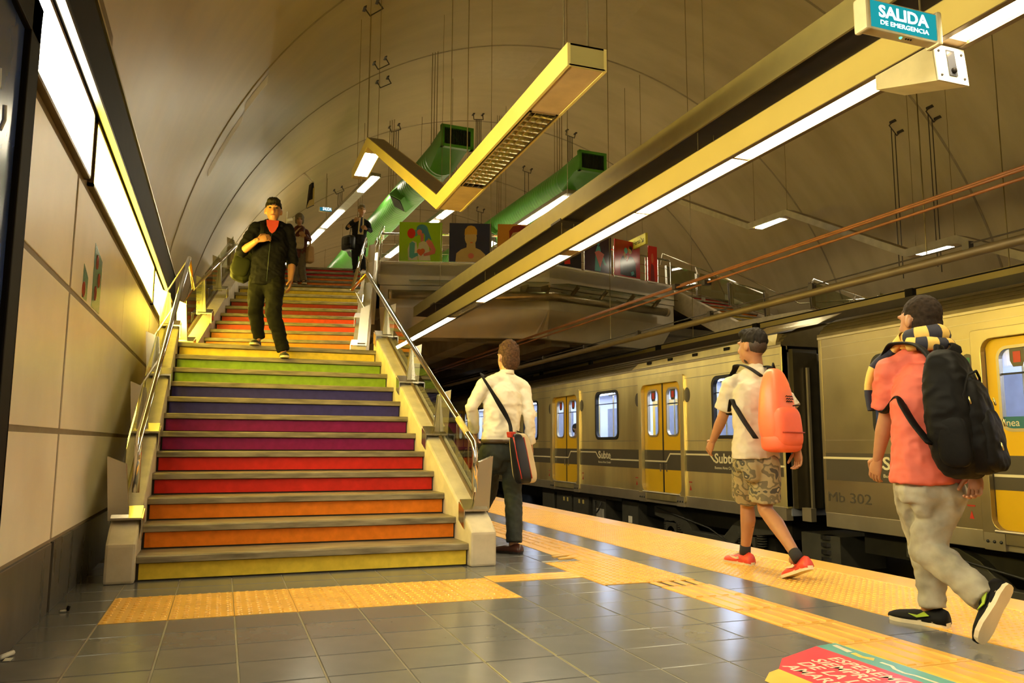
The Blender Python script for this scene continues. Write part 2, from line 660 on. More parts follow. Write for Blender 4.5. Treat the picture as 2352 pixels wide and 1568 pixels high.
ceil = MB()
ys = [-6] + [y for y in (0, 6, 12, 16.6, 21.3, 26, 30.7, 36, 45)]
rings = []
for y in ys:
    rings.append([Vector((arc(VR, k)[0], y, arc(VR, k)[1])) for k in range(NSEG + 1)])
for i in range(len(ys) - 1):
    for k in range(NSEG):
        p = [rings[i][k], rings[i][k + 1], rings[i + 1][k + 1], rings[i + 1][k]]
        ceil.add(p, [(0, 1, 2, 3)])
ceiling = ceil.build('ceiling', M_vault)
bm = bmesh.new()
bm.from_mesh(ceiling.data)
bmesh.ops.remove_doubles(bm, verts=bm.verts, dist=1e-4)
bm.to_mesh(ceiling.data)
bm.free()
ceiling.data.polygons.foreach_set('use_smooth', [True] * len(ceiling.data.polygons))
struct(ceiling, 'curved plaster barrel vault over the platforms')
for y in (12.0, 16.6, 21.3, 26.0, 30.7, 36):
    b = MB()
    R0 = [Vector((arc(VR, k)[0], y - .028, arc(VR, k)[1])) for k in range(NSEG + 1)]
    R1 = [Vector((arc(VR - .012, k)[0], y - .018, arc(VR - .012, k)[1])) for k in range(NSEG + 1)]
    R2 = [Vector((arc(VR - .012, k)[0], y + .018, arc(VR - .012, k)[1])) for k in range(NSEG + 1)]
    R3 = [Vector((arc(VR, k)[0], y + .028, arc(VR, k)[1])) for k in range(NSEG + 1)]
    b.loft([R0, R1, R2, R3], cap=False, closed=False)
    b.build('seam', M_seam, ceiling, smooth=True)
# repair patches on the plaster
M_patch = mat('plaster_patch', (0.72, 0.64, 0.49), rough=0.6, var=0.05)


def patch(y0, y1, k0, k1, nm='plaster_patch', m=None):
    b = MB()
    R = VR - .006
    ring = []
    n = 6
    for y in (y0, y1):
        ring.append([Vector((arc(R, k0 + (k1 - k0) * j / n)[0], y, arc(R, k0 + (k1 - k0) * j / n)[1])) for j in range(n + 1)])
    b.loft(ring, cap=False, closed=False)
    b.build(nm, m or M_patch, ceiling, smooth=True)


patch(12.25, 12.6, 9.4, 11.2)
patch(12.55, 12.85, 6.0, 9.2)
patch(13.2, 15.2, 32.5, 38, m=mat('plaster_patch_dull', (0.47, 0.385, 0.24), rough=0.55, var=0.05))
patch(16.9, 18.4, 30, 34.5, m=MATS['plaster_patch_dull'])
wr = MB().box((15.72, -6, -.1), (15.95, 45, 3.6)).build('wall_right', M_panel)
struct(wr)


def end_wall(name, y, dy):
    b = MB()
    pts = [Vector((arc(VR + .02, k)[0], y, arc(VR + .02, k)[1])) for k in range(NSEG + 1)]
    pts = [Vector((-1.0, y, -1.3))] + pts + [Vector((15.9, y, -1.3))]
    b.prism(pts, (0, dy, 0))
    return struct(b.build(name, M_vault))


end_wall('wall_back', 44.9, .2)
end_wall('wall_behind', -5.95, -.2)

# ================================================================== STAIRS
RISE, RUN = 0.17, 0.33
SU = Vector((0.191, 0.982, 0.0)).normalized()     # heading of the upper flights
SV = Vector((SU.y, -SU.x, 0.0))                   # across them, towards the track
SO = Vector((-0.369, 11.52, 0.0))                 # left end of the first riser of the second flight
SW = 2.05

M_tread = mat('stair_tread_stone', (0.17, 0.14, 0.085), rough=0.42, var=0.3, scale=9, stretch=(.5, 3, 3), bump=0.06, bscale=25, col2=(0.24, 0.20, 0.125))
RC = {'yellow': (0.66, 0.47, 0.045), 'orange': (0.68, 0.17, 0.009), 'red': (0.52, 0.018, 0.010), 'purple': (0.19, 0.006, 0.068),
      'blue': (0.034, 0.026, 0.15), 'green': (0.21, 0.33, 0.020), 'vermilion': (0.68, 0.065, 0.008), 'amber': (0.72, 0.235, 0.014),
      'maroon': (0.30, 0.022, 0.010), 'gold': (0.50, 0.36, 0.045)}


def riser_mat(c):
    col = RC[c]
    return mat('riser_' + c, col, rough=0.42, spec=0.28, var=0.07, scale=16, rvar=0.04, col2=tuple(min(1, q * 1.12) for q in col))


M_rback = mat('riser_dark_margin', (0.03, 0.022, 0.014), rough=0.7)  # dark backing that shows as a thin margin round each riser
LOWER = ['yellow', 'orange', 'orange', 'red', 'red', 'purple', 'purple', 'blue', 'blue', 'green', 'green', 'yellow']
MIDDLE = ['yellow', 'amber', 'amber', 'vermilion', 'vermilion', 'maroon', 'maroon', 'gold', 'gold']
UPPER = ['yellow', 'gold', 'yellow', 'yellow', 'orange', 'orange', 'red', 'red']
N0 = 5.95                                            # nose of the first step


def xl(y):
    return -0.505 - 0.005 * (y - 6)


def xr(y):
    return 1.80 - 0.028 * (y - 6)


def ident(p):
    return Vector(p)


def mirr(p):
    p = Vector(p)
    return Vector((2 * XC - p.x, p.y, p.z))


def up_pt(s, v, z):
    q = SO + SU * s + SV * v
    return Vector((q.x, q.y, z))


def quad_slab(b, T, a, bb, c, d, z0, z1):
    """slab over the quad a b c d (xy) between z0 and z1"""
    poly = [T(Vector((p[0], p[1], z0))) for p in (a, bb, c, d)]
    b.prism(poly, (0, 0, z1 - z0))


def staircase(T, label):
    st = thing('staircase', label, 'staircase', T((0.6, 6, 0)))

    def step(p0, p1, fwd, z, run, colour, nose=0.03):
        """p0,p1 ends of the riser line at tread level z; fwd heading"""
        f = Vector(fwd)
        a0, a1 = Vector((*p0, 0)) - f * nose, Vector((*p1, 0)) - f * nose
        b0, b1 = Vector((*p0, 0)) + f * (run + .02), Vector((*p1, 0)) + f * (run + .02)
        b = MB()
        e = 0.008
        poly = [T(Vector((q.x, q.y, z - .05))) for q in (a0 + f * .012, a1 + f * .012, b1, b0)]
        top = [T(Vector((q.x, q.y, z - e))) for q in (a0, a1, b1, b0)]
        mid = [T(Vector((q.x, q.y, z - .046))) for q in (a0, a1, b1, b0)]
        tt = [T(Vector((q.x, q.y, z))) for q in (a0 + f * e, a1 + f * e, b1, b0)]
        b.loft([poly, mid, top, tt])
        b.build('tread', M_tread, st)
        d = (Vector((*p1, 0)) - Vector((*p0, 0)))
        L = d.length
        d.normalize()
        q0 = Vector((*p0, 0)) + d * .018
        q1 = Vector((*p1, 0)) - d * .012
        z0, z1 = z - RISE + .012, z - .054
        r = MB()
        r.prism([T(Vector((q0.x, q0.y, z0))), T(Vector((q1.x, q1.y, z0))), T(Vector((q1.x, q1.y, z1))), T(Vector((q0.x, q0.y, z1)))], f * .008)
        r.build('riser_panel', riser_mat(colour), st)
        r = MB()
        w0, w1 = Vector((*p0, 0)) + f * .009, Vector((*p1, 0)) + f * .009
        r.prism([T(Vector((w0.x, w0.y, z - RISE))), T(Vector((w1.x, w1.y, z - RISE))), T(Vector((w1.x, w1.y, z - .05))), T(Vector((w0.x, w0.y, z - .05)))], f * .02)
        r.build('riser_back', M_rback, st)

    for n in range(1, 13):
        y = N0 + .03 + RUN * (n - 1)
        step((xl(y), y), (xr(y), y), (0, 1, 0), RISE * n, RUN if n < 12 else 0.4, LOWER[n - 1])
    zl = RISE * 12
    # first landing
    b = MB()
    yl = N0 + .03 + RUN * 11
    a, c = up_pt(.05, -.25, 0), up_pt(.05, SW + .25, 0)
    quad_slab(b, T, (xl(yl) - .2, yl + .3), (xr(yl) + .2, yl + .3), (c.x, c.y), (a.x, a.y), zl - .22, zl)
    b.build('landing', M_tread, st)
    for k in range(1, 10):
        s = RUN * (k - 1)
        p0, p1 = up_pt(s, 0, 0), up_pt(s, SW, 0)
        step((p0.x, p0.y), (p1.x, p1.y), SU, zl + RISE * k, RUN if k < 9 else 0.4, MIDDLE[k - 1])
    z2 = zl + RISE * 9
    s2 = RUN * 8
    S3 = s2 + 2.15
    b = MB()
    a, c, d, e = up_pt(s2 + .3, -.2, 0), up_pt(s2 + .3, SW + .2, 0), up_pt(S3 + .05, SW + .2, 0), up_pt(S3 + .05, -.2, 0)
    quad_slab(b, T, a, c, d, e, z2 - .22, z2)
    b.build('landing', M_tread, st)
    for k in range(1, 9):
        s = S3 + .34 * (k - 1)
        p0, p1 = up_pt(s, 0, 0), up_pt(s, SW, 0)
        step((p0.x, p0.y), (p1.x, p1.y), SU, z2 + RISE * k, .34 if k < 8 else 0.5, UPPER[k - 1])
    # kerbs either side of the lower flight
    sl = RISE / RUN

    def kerb(x_in, x_out, y_top):
        prof = [(5.90, 0.0), (5.90, .255), (6.03, .345), (y_top, .345 + (y_top - 6.03) * sl), (y_top, (y_top - 6.6) * sl - .15), (6.9, 0.0)]
        b = MB()
        A = [T(Vector((x_in(y), y, max(0, z)))) for y, z in prof]
        B = [T(Vector((x_out(y), y, max(0, z)))) for y, z in prof]
        n = len(prof)
        fs = [tuple(range(n)), tuple(reversed(range(n, 2 * n)))] + [((i + 1) % n, i, i + n, (i + 1) % n + n) for i in range(n)]
        b.add(A + B, fs)
        o = b.build('kerb', M_conc, st)
        bm = bmesh.new()
        bm.from_mesh(o.data)
        bmesh.ops.recalc_face_normals(bm, faces=bm.faces)
        bm.to_mesh(o.data)
        bm.free()
        link_bevel(o, .018)

    kerb(lambda y: xl(y) + .0, lambda y: xl(y) - .185, 9.75)
    kerb(lambda y: xr(y) - .0, lambda y: xr(y) + .205, 9.75)
    # upper kerbs
    for v0, v1, nm in ((-.2, 0.0, 'kerb'), (SW, SW + .2, 'kerb')):
        prof = [(-.55, zl), (-.55, zl + .16), (-.05, zl + .22), (s2 + .1, z2 + .26), (S3, z2 + .26), (S3 + 2.5, z2 + RISE * 8 + .2), (S3 + 2.5, z2 + RISE * 8 - .3),
                (S3, z2 - .28), (s2 + .1, z2 - .28), (0.1, zl - .25)]
        A = [T(up_pt(s, v0, z)) for s, z in prof]
        B = [T(up_pt(s, v1, z)) for s, z in prof]
        n = len(prof)
        b = MB()
        b.add(A + B, [tuple(range(n)), tuple(reversed(range(n, 2 * n)))] + [((i + 1) % n, i, i + n, (i + 1) % n + n) for i in range(n)])
        o = b.build(nm, M_conc, st)
        bm = bmesh.new()
        bm.from_mesh(o.data)
        bmesh.ops.recalc_face_normals(bm, faces=bm.faces)
        bm.to_mesh(o.data)
        bm.free()
    # underside
    b = MB()
    A = [T(Vector((xl(y), y, z))) for y, z in ((6.6, 0), (9.9, 1.75), (9.9, 1.95), (6.3, 0.05))]
    B = [T(Vector((xr(y), y, z))) for y, z in ((6.6, 0), (9.9, 1.75), (9.9, 1.95), (6.3, 0.05))]
    b.add(A + B, [(0, 1, 2, 3), (7, 6, 5, 4), (0, 4, 5, 1), (1, 5, 6, 2), (2, 6, 7, 3), (3, 7, 4, 0)])
    prof = [(-.1, zl - .22), (s2, z2 - .3), (S3, z2 - .3), (S3 + 2.4, z2 + 8 * RISE - .3), (S3 + 2.4, z2 + 8 * RISE - .16), (S3 - .1, z2 - .2), (s2 + .2, z2 - .2), (0, zl - .12)]
    A = [T(up_pt(s, 0, z)) for s, z in prof]
    B = [T(up_pt(s, SW, z)) for s, z in prof]
    n = len(prof)
    b.add(A + B, [tuple(range(n)), tuple(reversed(range(n, 2 * n)))] + [((i + 1) % n, i, i + n, (i + 1) % n + n) for i in range(n)])
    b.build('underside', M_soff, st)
    return st


def link_bevel(o, r):
    me = o.data
    bm = bmesh.new()
    bm.from_mesh(me)
    bmesh.ops.remove_doubles(bm, verts=bm.verts, dist=1e-5)
    ed = [e for e in bm.edges if len(e.link_faces) == 2 and e.calc_face_angle(0) > 0.35]
    bmesh.ops.bevel(bm, geom=ed, offset=r, segments=2, affect='EDGES', profile=0.6, clamp_overlap=True)
    bm.to_mesh(me)
    bm.free()


staircase(ident, 'wide staircase with rainbow coloured risers rising from the platform')
staircase(mirr, 'far staircase with coloured risers coming down beyond the train')


# ---------------------------------------------------------------- railings
def railing(T, label, base0, base1, rail, side, posts, glass_h=0.46, drop=None, extra=None, blade=0.13):
    """base0/base1: ends of the kerb-top line; rail: handrail polyline; side: unit vector pointing off the stair; posts: fractions"""
    base0, base1, side = Vector(base0), Vector(base1), Vector(side)
    g = thing('stair_railing', label, 'railing', T(base0), 'glass and steel stair railings')
    MB().tube([T(p) for p in rail], 0.024, 12).build('handrail', M_chrome, g, smooth=True)
    d = base1 - base0
    dh = Vector((d.x, d.y, 0)).normalized()
    for t in posts:
        p = base0 + d * t
        b = MB()
        th = dh * .018
        q = [p - side * .03, p + side * (blade - .03), p + side * (blade + .0) + Vector((0, 0, glass_h - .03)), p + side * .01 + Vector((0, 0, glass_h - .08))]
        for off in (-.03, .012):
            b.prism([T(x + dh * off) for x in q], T(th) - T(Vector((0, 0, 0))))
        b.build('post', M_steel, g)
        b = MB()   # foot plate folded over the kerb
        b.prism([T(p - side * .11 - dh * .07 + Vector((0, 0, .004))), T(p + side * .08 - dh * .07 + Vector((0, 0, .004))),
                 T(p + side * .08 + dh * .07 + Vector((0, 0, .004 + d.z / max(.01, hypot(d.x, d.y)) * .14))),
                 T(p - side * .11 + dh * .07 + Vector((0, 0, .004 + d.z / max(.01, hypot(d.x, d.y)) * .14)))], (0, 0, .014))
        b.prism([T(p - side * .112 - dh * .07 + Vector((0, 0, .015))), T(p - side * .112 + dh * .07 + Vector((0, 0, .07))),
                 T(p - side * .112 + dh * .07 + Vector((0, 0, -.07))), T(p - side * .112 - dh * .07 + Vector((0, 0, -.13)))],
                T(-side * .008) - T(Vector((0, 0, 0))))
        b.build('foot_plate', M_steel, g)
        # bracket from post head to rail
        r0 = min(range(len(rail) - 1), key=lambda i: abs((Vector(rail[i]) + Vector(rail[i + 1])).y / 2 - p.y))
        ra, rb = Vector(rail[r0]), Vector(rail[r0 + 1])
        if abs((rb - ra).y) > .3:
            tt = max(0, min(1, (p.y - ra.y) / (rb.y - ra.y)))
            rp = ra + (rb - ra) * tt
            b = MB()
            hd = p + side * .05 + Vector((0, 0, glass_h - .08))
            b.prism([T(hd - dh * .03), T(hd + dh * .03), T(rp + dh * .018), T(rp - dh * .018)], T(side * .012) - T(Vector((0, 0, 0))))
            b.build('bracket', M_steel, g)
    off = side * .02
    fr = sorted(posts)
    for a, c in zip(fr[:-1], fr[1:]):
        p, q = base0 + d * (a + .012), base0 + d * (c - .012)
        b = MB()
        lo = Vector((0, 0, .05))
        hi = Vector((0, 0, glass_h))
        b.prism([T(p + off + lo), T(q + off + lo), T(q + off + hi), T(p + off + hi)], T(side * .01) - T(Vector((0, 0, 0))))
        b.build('glass_panel', M_glass, g)
        b = MB()
        b.bar(T(p + off + lo * .6), T(q + off + lo * .6), .022, .022)
        b.build('glass_channel', M_brown, g)
    if extra:
        for pts, m, r in extra:
            MB().tube([T(x) for x in pts], r, 10).build('rail_link', m, g, smooth=True)
    return g


M_goldtube = mat('gold_tube', (0.72, 0.38, 0.05), rough=0.2, metal=1.0, var=0.05)
sl = RISE / RUN
R_b0 = Vector((xr(6.1) + .11, 6.12, .395))
R_b1 = Vector((xr(9.7) + .11, 9.70, .395 + 3.58 * sl))
L_b0 = Vector((xl(6.1) - .10, 6.12, .395))
L_b1 = Vector((xl(9.7) - .10, 9.70, .395 + 3.58 * sl))
Rrail = [(1.865, 6.02, .55), (1.865, 6.02, .86), (1.862, 6.06, .93), (1.58, 9.67, 3.0)]
Lrail = [(-.545, 6.08, .58), (-.545, 6.08, .90), (-.544, 6.12, .97), (-.46, 9.66, 3.02)]
R2a = Vector((1.555, 10.75, 2.99))
L2a = Vector((-.47, 11.45, 2.99))
for T, tagw in ((ident, ('right-hand glass railing of the rainbow stair, beside the platform', 'left-hand glass railing of the rainbow stair, beside the cream wall',
                         'upper glass railing at the turn of the rainbow stair, above the kerb', 'upper glass railing of the rainbow stair on the wall side',
                         'topmost glass railing of the rainbow stair, next to the green painting')),
                (mirr, ('lower railing of the far staircase on the track side', 'lower railing of the far staircase on its outer side',
                        'steel and glass railing high on the far staircase, track side', 'steel and glass railing high on the far staircase, outer side',
                        'top railing of the far staircase beside the red painting'))):
    railing(T, tagw[0], R_b0, R_b1, Rrail, (1, 0, 0), [0.0, .325, .63, .985],
            extra=[([(1.58, 9.67, 3.0), R2a], M_goldtube, .02)])
    railing(T, tagw[1], L_b0, L_b1, Lrail, (-1, 0, 0), [0.0, .325, .63, .985],
            extra=[([(-.46, 9.66, 3.02), L2a], M_goldtube, .02)])
    # upper flights
    zl = RISE * 12
    z2 = zl + 9 * RISE
    z3 = z2 + 8 * RISE
    s2 = RUN * 8
    S3 = s2 + 2.15
    railing(T, tagw[2], up_pt(-.25, SW + .1, zl + .2), up_pt(s2, SW + .1, z2 + .27), [R2a, up_pt(s2, SW + .06, z2 + .92), up_pt(s2 + .12, SW + .06, z2 + .8)],
            SV, [0.0, .33, .66, 1.0], glass_h=.6)
    railing(T, tagw[3], up_pt(-.3, -.1, zl + .18), up_pt(s2, -.1, z2 + .27), [L2a, up_pt(s2, -.06, z2 + .72), up_pt(S3, -.06, z2 + .92), up_pt(S3 + 2.4, -.06, z3 + .9)],
            -SV, [0.0, .33, .66, 1.0], glass_h=.6)
    railing(T, tagw[4], up_pt(S3 - .9, SW + .1, z2 + .26), up_pt(S3 + 2.38, SW + .1, z3 + .15),
            [up_pt(S3 - .15, SW + .1, z2 + 1.12), up_pt(S3 + 2.4, SW + .3, z3 + 1.05), up_pt(S3 + 2.5, SW + .3, z3 + .75)],
            SV, [0.0, .33, .66, 1.0], glass_h=.6)

# yellow guard plate and sleeve on the lower rail ends
b = MB()
a, c = Vector(Rrail[2]), Vector(Rrail[3])
b.tube([a + (c - a) * .035, a + (c - a) * .095], .0275, 12)
o = b.build('rail_sleeve', M_yellow, bpy.data.objects['stair_railing'], smooth=True)

# ================================================================== MEZZANINE
ZM = RISE * 29
ML, MK, MR = Vector((3.15, 17.52, 0)), Vector((6.83, 16.45, 0)), Vector((10.75, 17.55, 0))
ZB = 3.36
b = MB()
pB, pA_ = up_pt(S3 + .34 * 7 + .45, SW + .25, 0), up_pt(S3 + .34 * 7 + .45, -.3, 0)
poly = [(ML.x, ML.y), (MK.x, MK.y), (MR.x, MR.y), (2 * XC - pB.x, pB.y), (2 * XC - pA_.x, pA_.y), (15.3, 19.2), (15.3, 44.5), (-.9, 44.5), (-.75, 19.2), (pA_.x, pA_.y), (pB.x, pB.y)]
b.prism([(x, y, ZM - .25) for x, y in poly], (0, 0, .25))
mz = struct(b.build('floor_mezzanine', M_mezz), 'upper hall floor slab above the tracks')


def fascia(P, Q, nm, y0=0.0):
    d = (Q - P)
    n = Vector((d.y, -d.x, 0)).normalized()
    if n.y > 0:
        n = -n
    bb = MB()
    up = lambda p, z: Vector((p.x, p.y, z))
    bb.prism([up(P, 4.46), up(Q, 4.46), up(Q, ZM + .06), up(P, ZM + .06)], -n * .18)
    bb.build('fascia_panel', M_mezz, mz, bevel=.006)
    bb = MB()
    bb.prism([up(P - n * .03, 3.95), up(Q - n * .03, 3.95), up(Q - n * .03, 4.45), up(P - n * .03, 4.45)], -n * .18)
    bb.build('fascia_panel', M_mezz, mz)
    # slanted lower apron
    A = [up(P - n * .03, 3.95), up(Q - n * .03, 3.95), up(Q - n * .55, ZB), up(P - n * .55, ZB)]
    bb = MB()
    bb.prism(A, -n * .15)
    bb.build('fascia_panel', M_mezz, mz)
    return n


nA = fascia(ML, MK, 'a')
nB = fascia(MK, MR, 'b')
# ribs under the slab
for k, (x0, x1) in enumerate(((3.3, 4.0), (5.4, 5.9), (7.6, 8.1), (9.6, 10.2))):
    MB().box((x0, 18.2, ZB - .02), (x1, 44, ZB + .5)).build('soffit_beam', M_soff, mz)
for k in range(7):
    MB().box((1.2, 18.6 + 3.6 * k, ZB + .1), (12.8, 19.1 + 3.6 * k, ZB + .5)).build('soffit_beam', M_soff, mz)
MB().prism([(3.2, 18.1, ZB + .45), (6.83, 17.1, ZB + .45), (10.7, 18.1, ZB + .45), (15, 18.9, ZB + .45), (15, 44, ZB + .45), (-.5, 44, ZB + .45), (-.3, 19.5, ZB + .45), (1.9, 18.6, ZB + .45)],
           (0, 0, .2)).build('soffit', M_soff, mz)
# back wall under the mezzanine, and cross wall on the stair side
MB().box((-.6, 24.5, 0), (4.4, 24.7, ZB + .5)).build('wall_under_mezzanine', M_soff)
struct(bpy.data.objects['wall_under_mezzanine'])

# pipe and glass canopy below the fascia
gp = thing('canopy_pipe', 'fat dull metal pipe bent along the front of the mezzanine', 'pipe', (MK.x, MK.y, 4.1))
M_pipe = mat('dull_pipe', (0.42, 0.35, 0.22), rough=0.28, metal=0.8, var=0.15, scale=6)
pA = ML + nA * .25 + (MK - ML).normalized() * .25
pB = MR + nB * .25 + (MK - MR).normalized() * .55
pK = MK + Vector((0, -.27, 0))
zz = Vector((0, 0, 4.20))
MB().tube([pA + zz, pA + (pK - pA) * .9 + zz, pK + zz, pK + (pB - pK) * .12 + zz, pB + zz], .10, 16).build('pipe', M_pipe, gp, smooth=True)
for p in (pA, pB):
    dd = (pK - p).normalized()
    MB().tube([p - dd * .03 + zz, p + dd * .06 + zz], .108, 16).build('end_cap', M_pipe, gp, smooth=True)
for t in (.82, .95):
    p = pA + (pK - pA) * t
    bb = MB()
    bb.prism([p + zz + Vector((0, 0, .06)), p + zz + Vector((0, .3, .0)), p + zz + Vector((0, .3, .28)), p + zz + Vector((0, -.12, .24)), p + zz + Vector((0, -.14, .18))], (.05, 0, 0))
    bb.build('bracket', M_pipe, gp)
for t in (.12, .36, .6, .84):
    p = pK + (pB - pK) * t
    bb = MB()
    bb.prism([p + zz + Vector((0, 0, .06)), p + zz + nB * -.3, p + zz - nB * .3 + Vector((0, 0, .2)), p + zz + nB * .1 + Vector((0, 0, .06)), p + zz + nB * .28 + Vector((0, 0, .26)), p + zz + nB * .32 + Vector((0, 0, .2))], (.05, 0, 0))
    bb.build('bracket', M_pipe, gp)
M_cglass = glass_mat('canopy_glass', (0.70, 0.78, 0.68), 0.78, 0.05)
for P, Q, n, cuts in ((ML, MK, nA, (.18, .45, .72, .99)), (MK, MR, nB, (.01, .3, .6, .88))):
    for a, c in zip(cuts[:-1], cuts[1:]):
        p, q = P + (Q - P) * a, P + (Q - P) * (c - .01)
        bb = MB()
        bb.prism([p + n * .02 + Vector((0, 0, 4.52)), q + n * .02 + Vector((0, 0, 4.52)), q + n * .62 + Vector((0, 0, 4.44)), p + n * .62 + Vector((0, 0, 4.44))], (0, 0, .012))
        bb.build('canopy_glass', M_cglass, gp)
# safety railing along the mezzanine edge
for P, Q, n, lab in ((ML, MK, nA, 'steel hand railing on the mezzanine behind the square paintings'), (MK, MR, nB, 'steel hand railing on the mezzanine behind the dark paintings')):
    g = thing('mezzanine_railing', lab, 'railing', (P.x, P.y, ZM), 'mezzanine railings')
    z = Vector((0, 0, ZM + .74))
    MB().tube([P - n * .14 + z, Q - n * .14 + z], .026, 10).build('handrail', M_chrome, g, smooth=True)
    N = 9
    for k in range(N + 1):
        p = P + (Q - P) * (k / N) - n * .1
        MB().bar(p + Vector((0, 0, ZM)), p + Vector((0, 0, ZM + .70)), .03, .012, up=n).build('post', M_steel, g)
    for zr in (.28, .5):
        MB().tube([P - n * .12 + Vector((0, 0, ZM + zr)), Q - n * .12 + Vector((0, 0, ZM + zr))], .008, 6).build('rail_wire', M_steel, g)
    MB().bar(P - n * .09 + Vector((0, 0, ZM + .08)), Q - n * .09 + Vector((0, 0, ZM + .08)), .03, .02).build('kick_rail', M_steel, g)

# ================================================================== LAMPS AND THINGS HUNG FROM THE VAULT
def vault_z(x):
    return VZ + sqrt(max(0.1, VR * VR - (x - VX) ** 2))


E_beam = lamp_mat('fluorescent_white', (1.0, 0.84, 0.50), LAMP_BEAM)
E_row = lamp_mat('fluorescent_far', (1.0, 0.88, 0.62), LAMP_ROW)
E_wall = lamp_mat('backlit_yellow', (1.0, 0.74, 0.08), LAMP_WALL)
E_wallw = lamp_mat('backlit_white', (1.0, 0.90, 0.62), LAMP_WALL)
M_under = mat('channel_underside', (0.40, 0.27, 0.12), rough=0.45, var=0.15, scale=6)
M_olive = mat('olive_channel_paint', (0.30, 0.24, 0.075), rough=0.45, var=0.06)
M_ychan = mat('channel_yellow_paint', (0.44, 0.345, 0.10), rough=0.42, var=0.05, scale=2)
M_alu = mat('louvre_aluminium', (0.72, 0.66, 0.52), rough=0.16, metal=1.0, var=0.08)
M_bdark = mat('dark_brown_channel', (0.035, 0.024, 0.018), rough=0.5, var=0.2)


def louvre(name, parent, x0, x1, y0, y1, z, n=18, tilt=None):
    b = MB()
    b.box((x0, y0, z), (x0 + .012, y1, z + .05)).box((x1 - .012, y0, z), (x1, y1, z + .05))
    b.box((x0, y0, z), (x1, y0 + .012, z + .05)).box((x0, y1 - .012, z), (x1, y1, z + .05))
    for k in range(1, 4):
        x = x0 + (x1 - x0) * k / 4
        b.box((x - .002, y0, z + .005), (x + .002, y1, z + .05))
    b.build('louvre_frame', M_alu, parent)
    me = MB().loft([[Vector((x0 + .01, -.003, .004)), Vector((x1 - .01, -.003, .004)), Vector((x1 - .01, .003, .004)), Vector((x0 + .01, .003, .004))],
                    [Vector((x0 + .01, -.012, .045)), Vector((x1 - .01, -.012, .045)), Vector((x1 - .01, .012, .045)), Vector((x0 + .01, .012, .045))]]).mesh('louvre_blade', M_alu)
    for k in range(1, n):
        inst('louvre_blade', me, parent, Matrix.Translation((0, y0 + (y1 - y0) * k / n, z)))
    MB().box((x0, y0, z + .052), (x1, y1, z + .058)).build('lamp_tray', M_bdark, parent)


def light_channel(x0, x1, label, lit, unlit, y_near, y_far, full=True):
    z0, z1 = 3.20, 3.40
    g = thing('light_channel', label, 'ceiling light', (x0, 6, z0), 'long light channels over the platforms')
    MB().box((x0, y_near, z0), (x0 + .018, y_far, z1)).build('side_panel', M_ychan, g)
    MB().box((x0 + .002, y_near, z0 - .006), (x0 + .045, y_far, z0 + .006)).build('lower_lip', M_brown, g)
    MB().box((x1 - .018, y_near, z0), (x1, y_far, z1)).build('side_panel', M_ychan, g)
    MB().box((x1 - .045, y_near, z0 - .006), (x1 - .002, y_far, z0 + .006)).build('lower_lip', M_brown, g)
    MB().box((x0 + .018, y_near, z1 - .012), (x1 - .018, y_far, z1)).build('top_tray', M_under, g)
    ends = sorted([q for a in lit for q in a])
    prev = y_near
    for a, c in sorted(lit + unlit):
        if a - prev > .03:
            MB().box((x0 + .045, prev, z0 + .004), (x1 - .045, a, z0 + .016)).build('blank_plate', M_under, g)
        prev = c
    if y_far - prev > .03:
        MB().box((x0 + .045, prev, z0 + .004), (x1 - .045, y_far, z0 + .016)).build('blank_plate', M_under, g)
    for a, c in lit:
        MB().box((x0 + .045, a + .006, z0 + .012), (x1 - .045, c - .006, z0 + .022)).build('lamp_panel', E_beam, g)
    for a, c in unlit:
        louvre('louvre', g, x0 + .045, x1 - .045, a, c, z0, 20)
    return g


LIT = [(-4.6, -2.95), (-2.9, -1.3), (-1.25, .3), (.35, 1.9), (1.95, 3.15), (3.66, 5.17), (5.20, 6.80), (6.83, 8.44), (8.72, 10.42), (10.45, 12.15), (13.9, 15.8), (15.85, 17.6),
       (17.65, 19.4), (20.5, 22.2)]
lc = light_channel(3.69, 3.93, 'long yellow channel of white fluorescent lights above the platform edge', LIT, [(12.2, 13.75)], -5.5, 26)
lc2 = light_channel(2 * XC - 3.93, 2 * XC - 3.69, 'lit yellow light channel beyond the train on the far platform', [(-4, -1), (0, 3), (3.2, 6.2), (6.4, 9.4), (9.6, 12.6), (13, 16)], [], -5.5, 26)

# plain channel above it, carrying the wires
g = thing('cable_channel', 'long dark plain channel hung above the lit yellow one', 'channel', (3.8, 6, 3.6))
MB().box((3.68, 1.0, 3.585), (3.70, 16.4, 3.80)).build('side_panel', M_olive, g)
MB().box((3.98, 1.0, 3.585), (4.00, 16.4, 3.80)).build('side_panel', M_olive, g)
MB().box((3.70, 1.0, 3.60), (3.98, 16.4, 3.62)).build('underside', M_bdark, g)  # dark brown paints in the shade of the unlit underside
MB().box((3.70, 1.0, 3.785), (3.98, 16.4, 3.80)).build('top', M_olive, g)
for y in (8.5, 14.6):
    MB().box((3.67, y, 3.575), (4.01, y + .3, 3.60)).build('joint_plate', M_bdark, g)
for y in (8.6, 5.65, 11.6, 14.7, 2.9):
    for dx in (.03, .19):
        MB().tube([(3.70 + dx, y, 3.40), (3.70 + dx, y, 3.59)], .004, 6).build('hanger_wire', M_wire, g)
    MB().tube([(3.81, y, 3.80), (3.81, y, vault_z(3.81))], .004, 6).build('hanger_wire', M_wire, g)

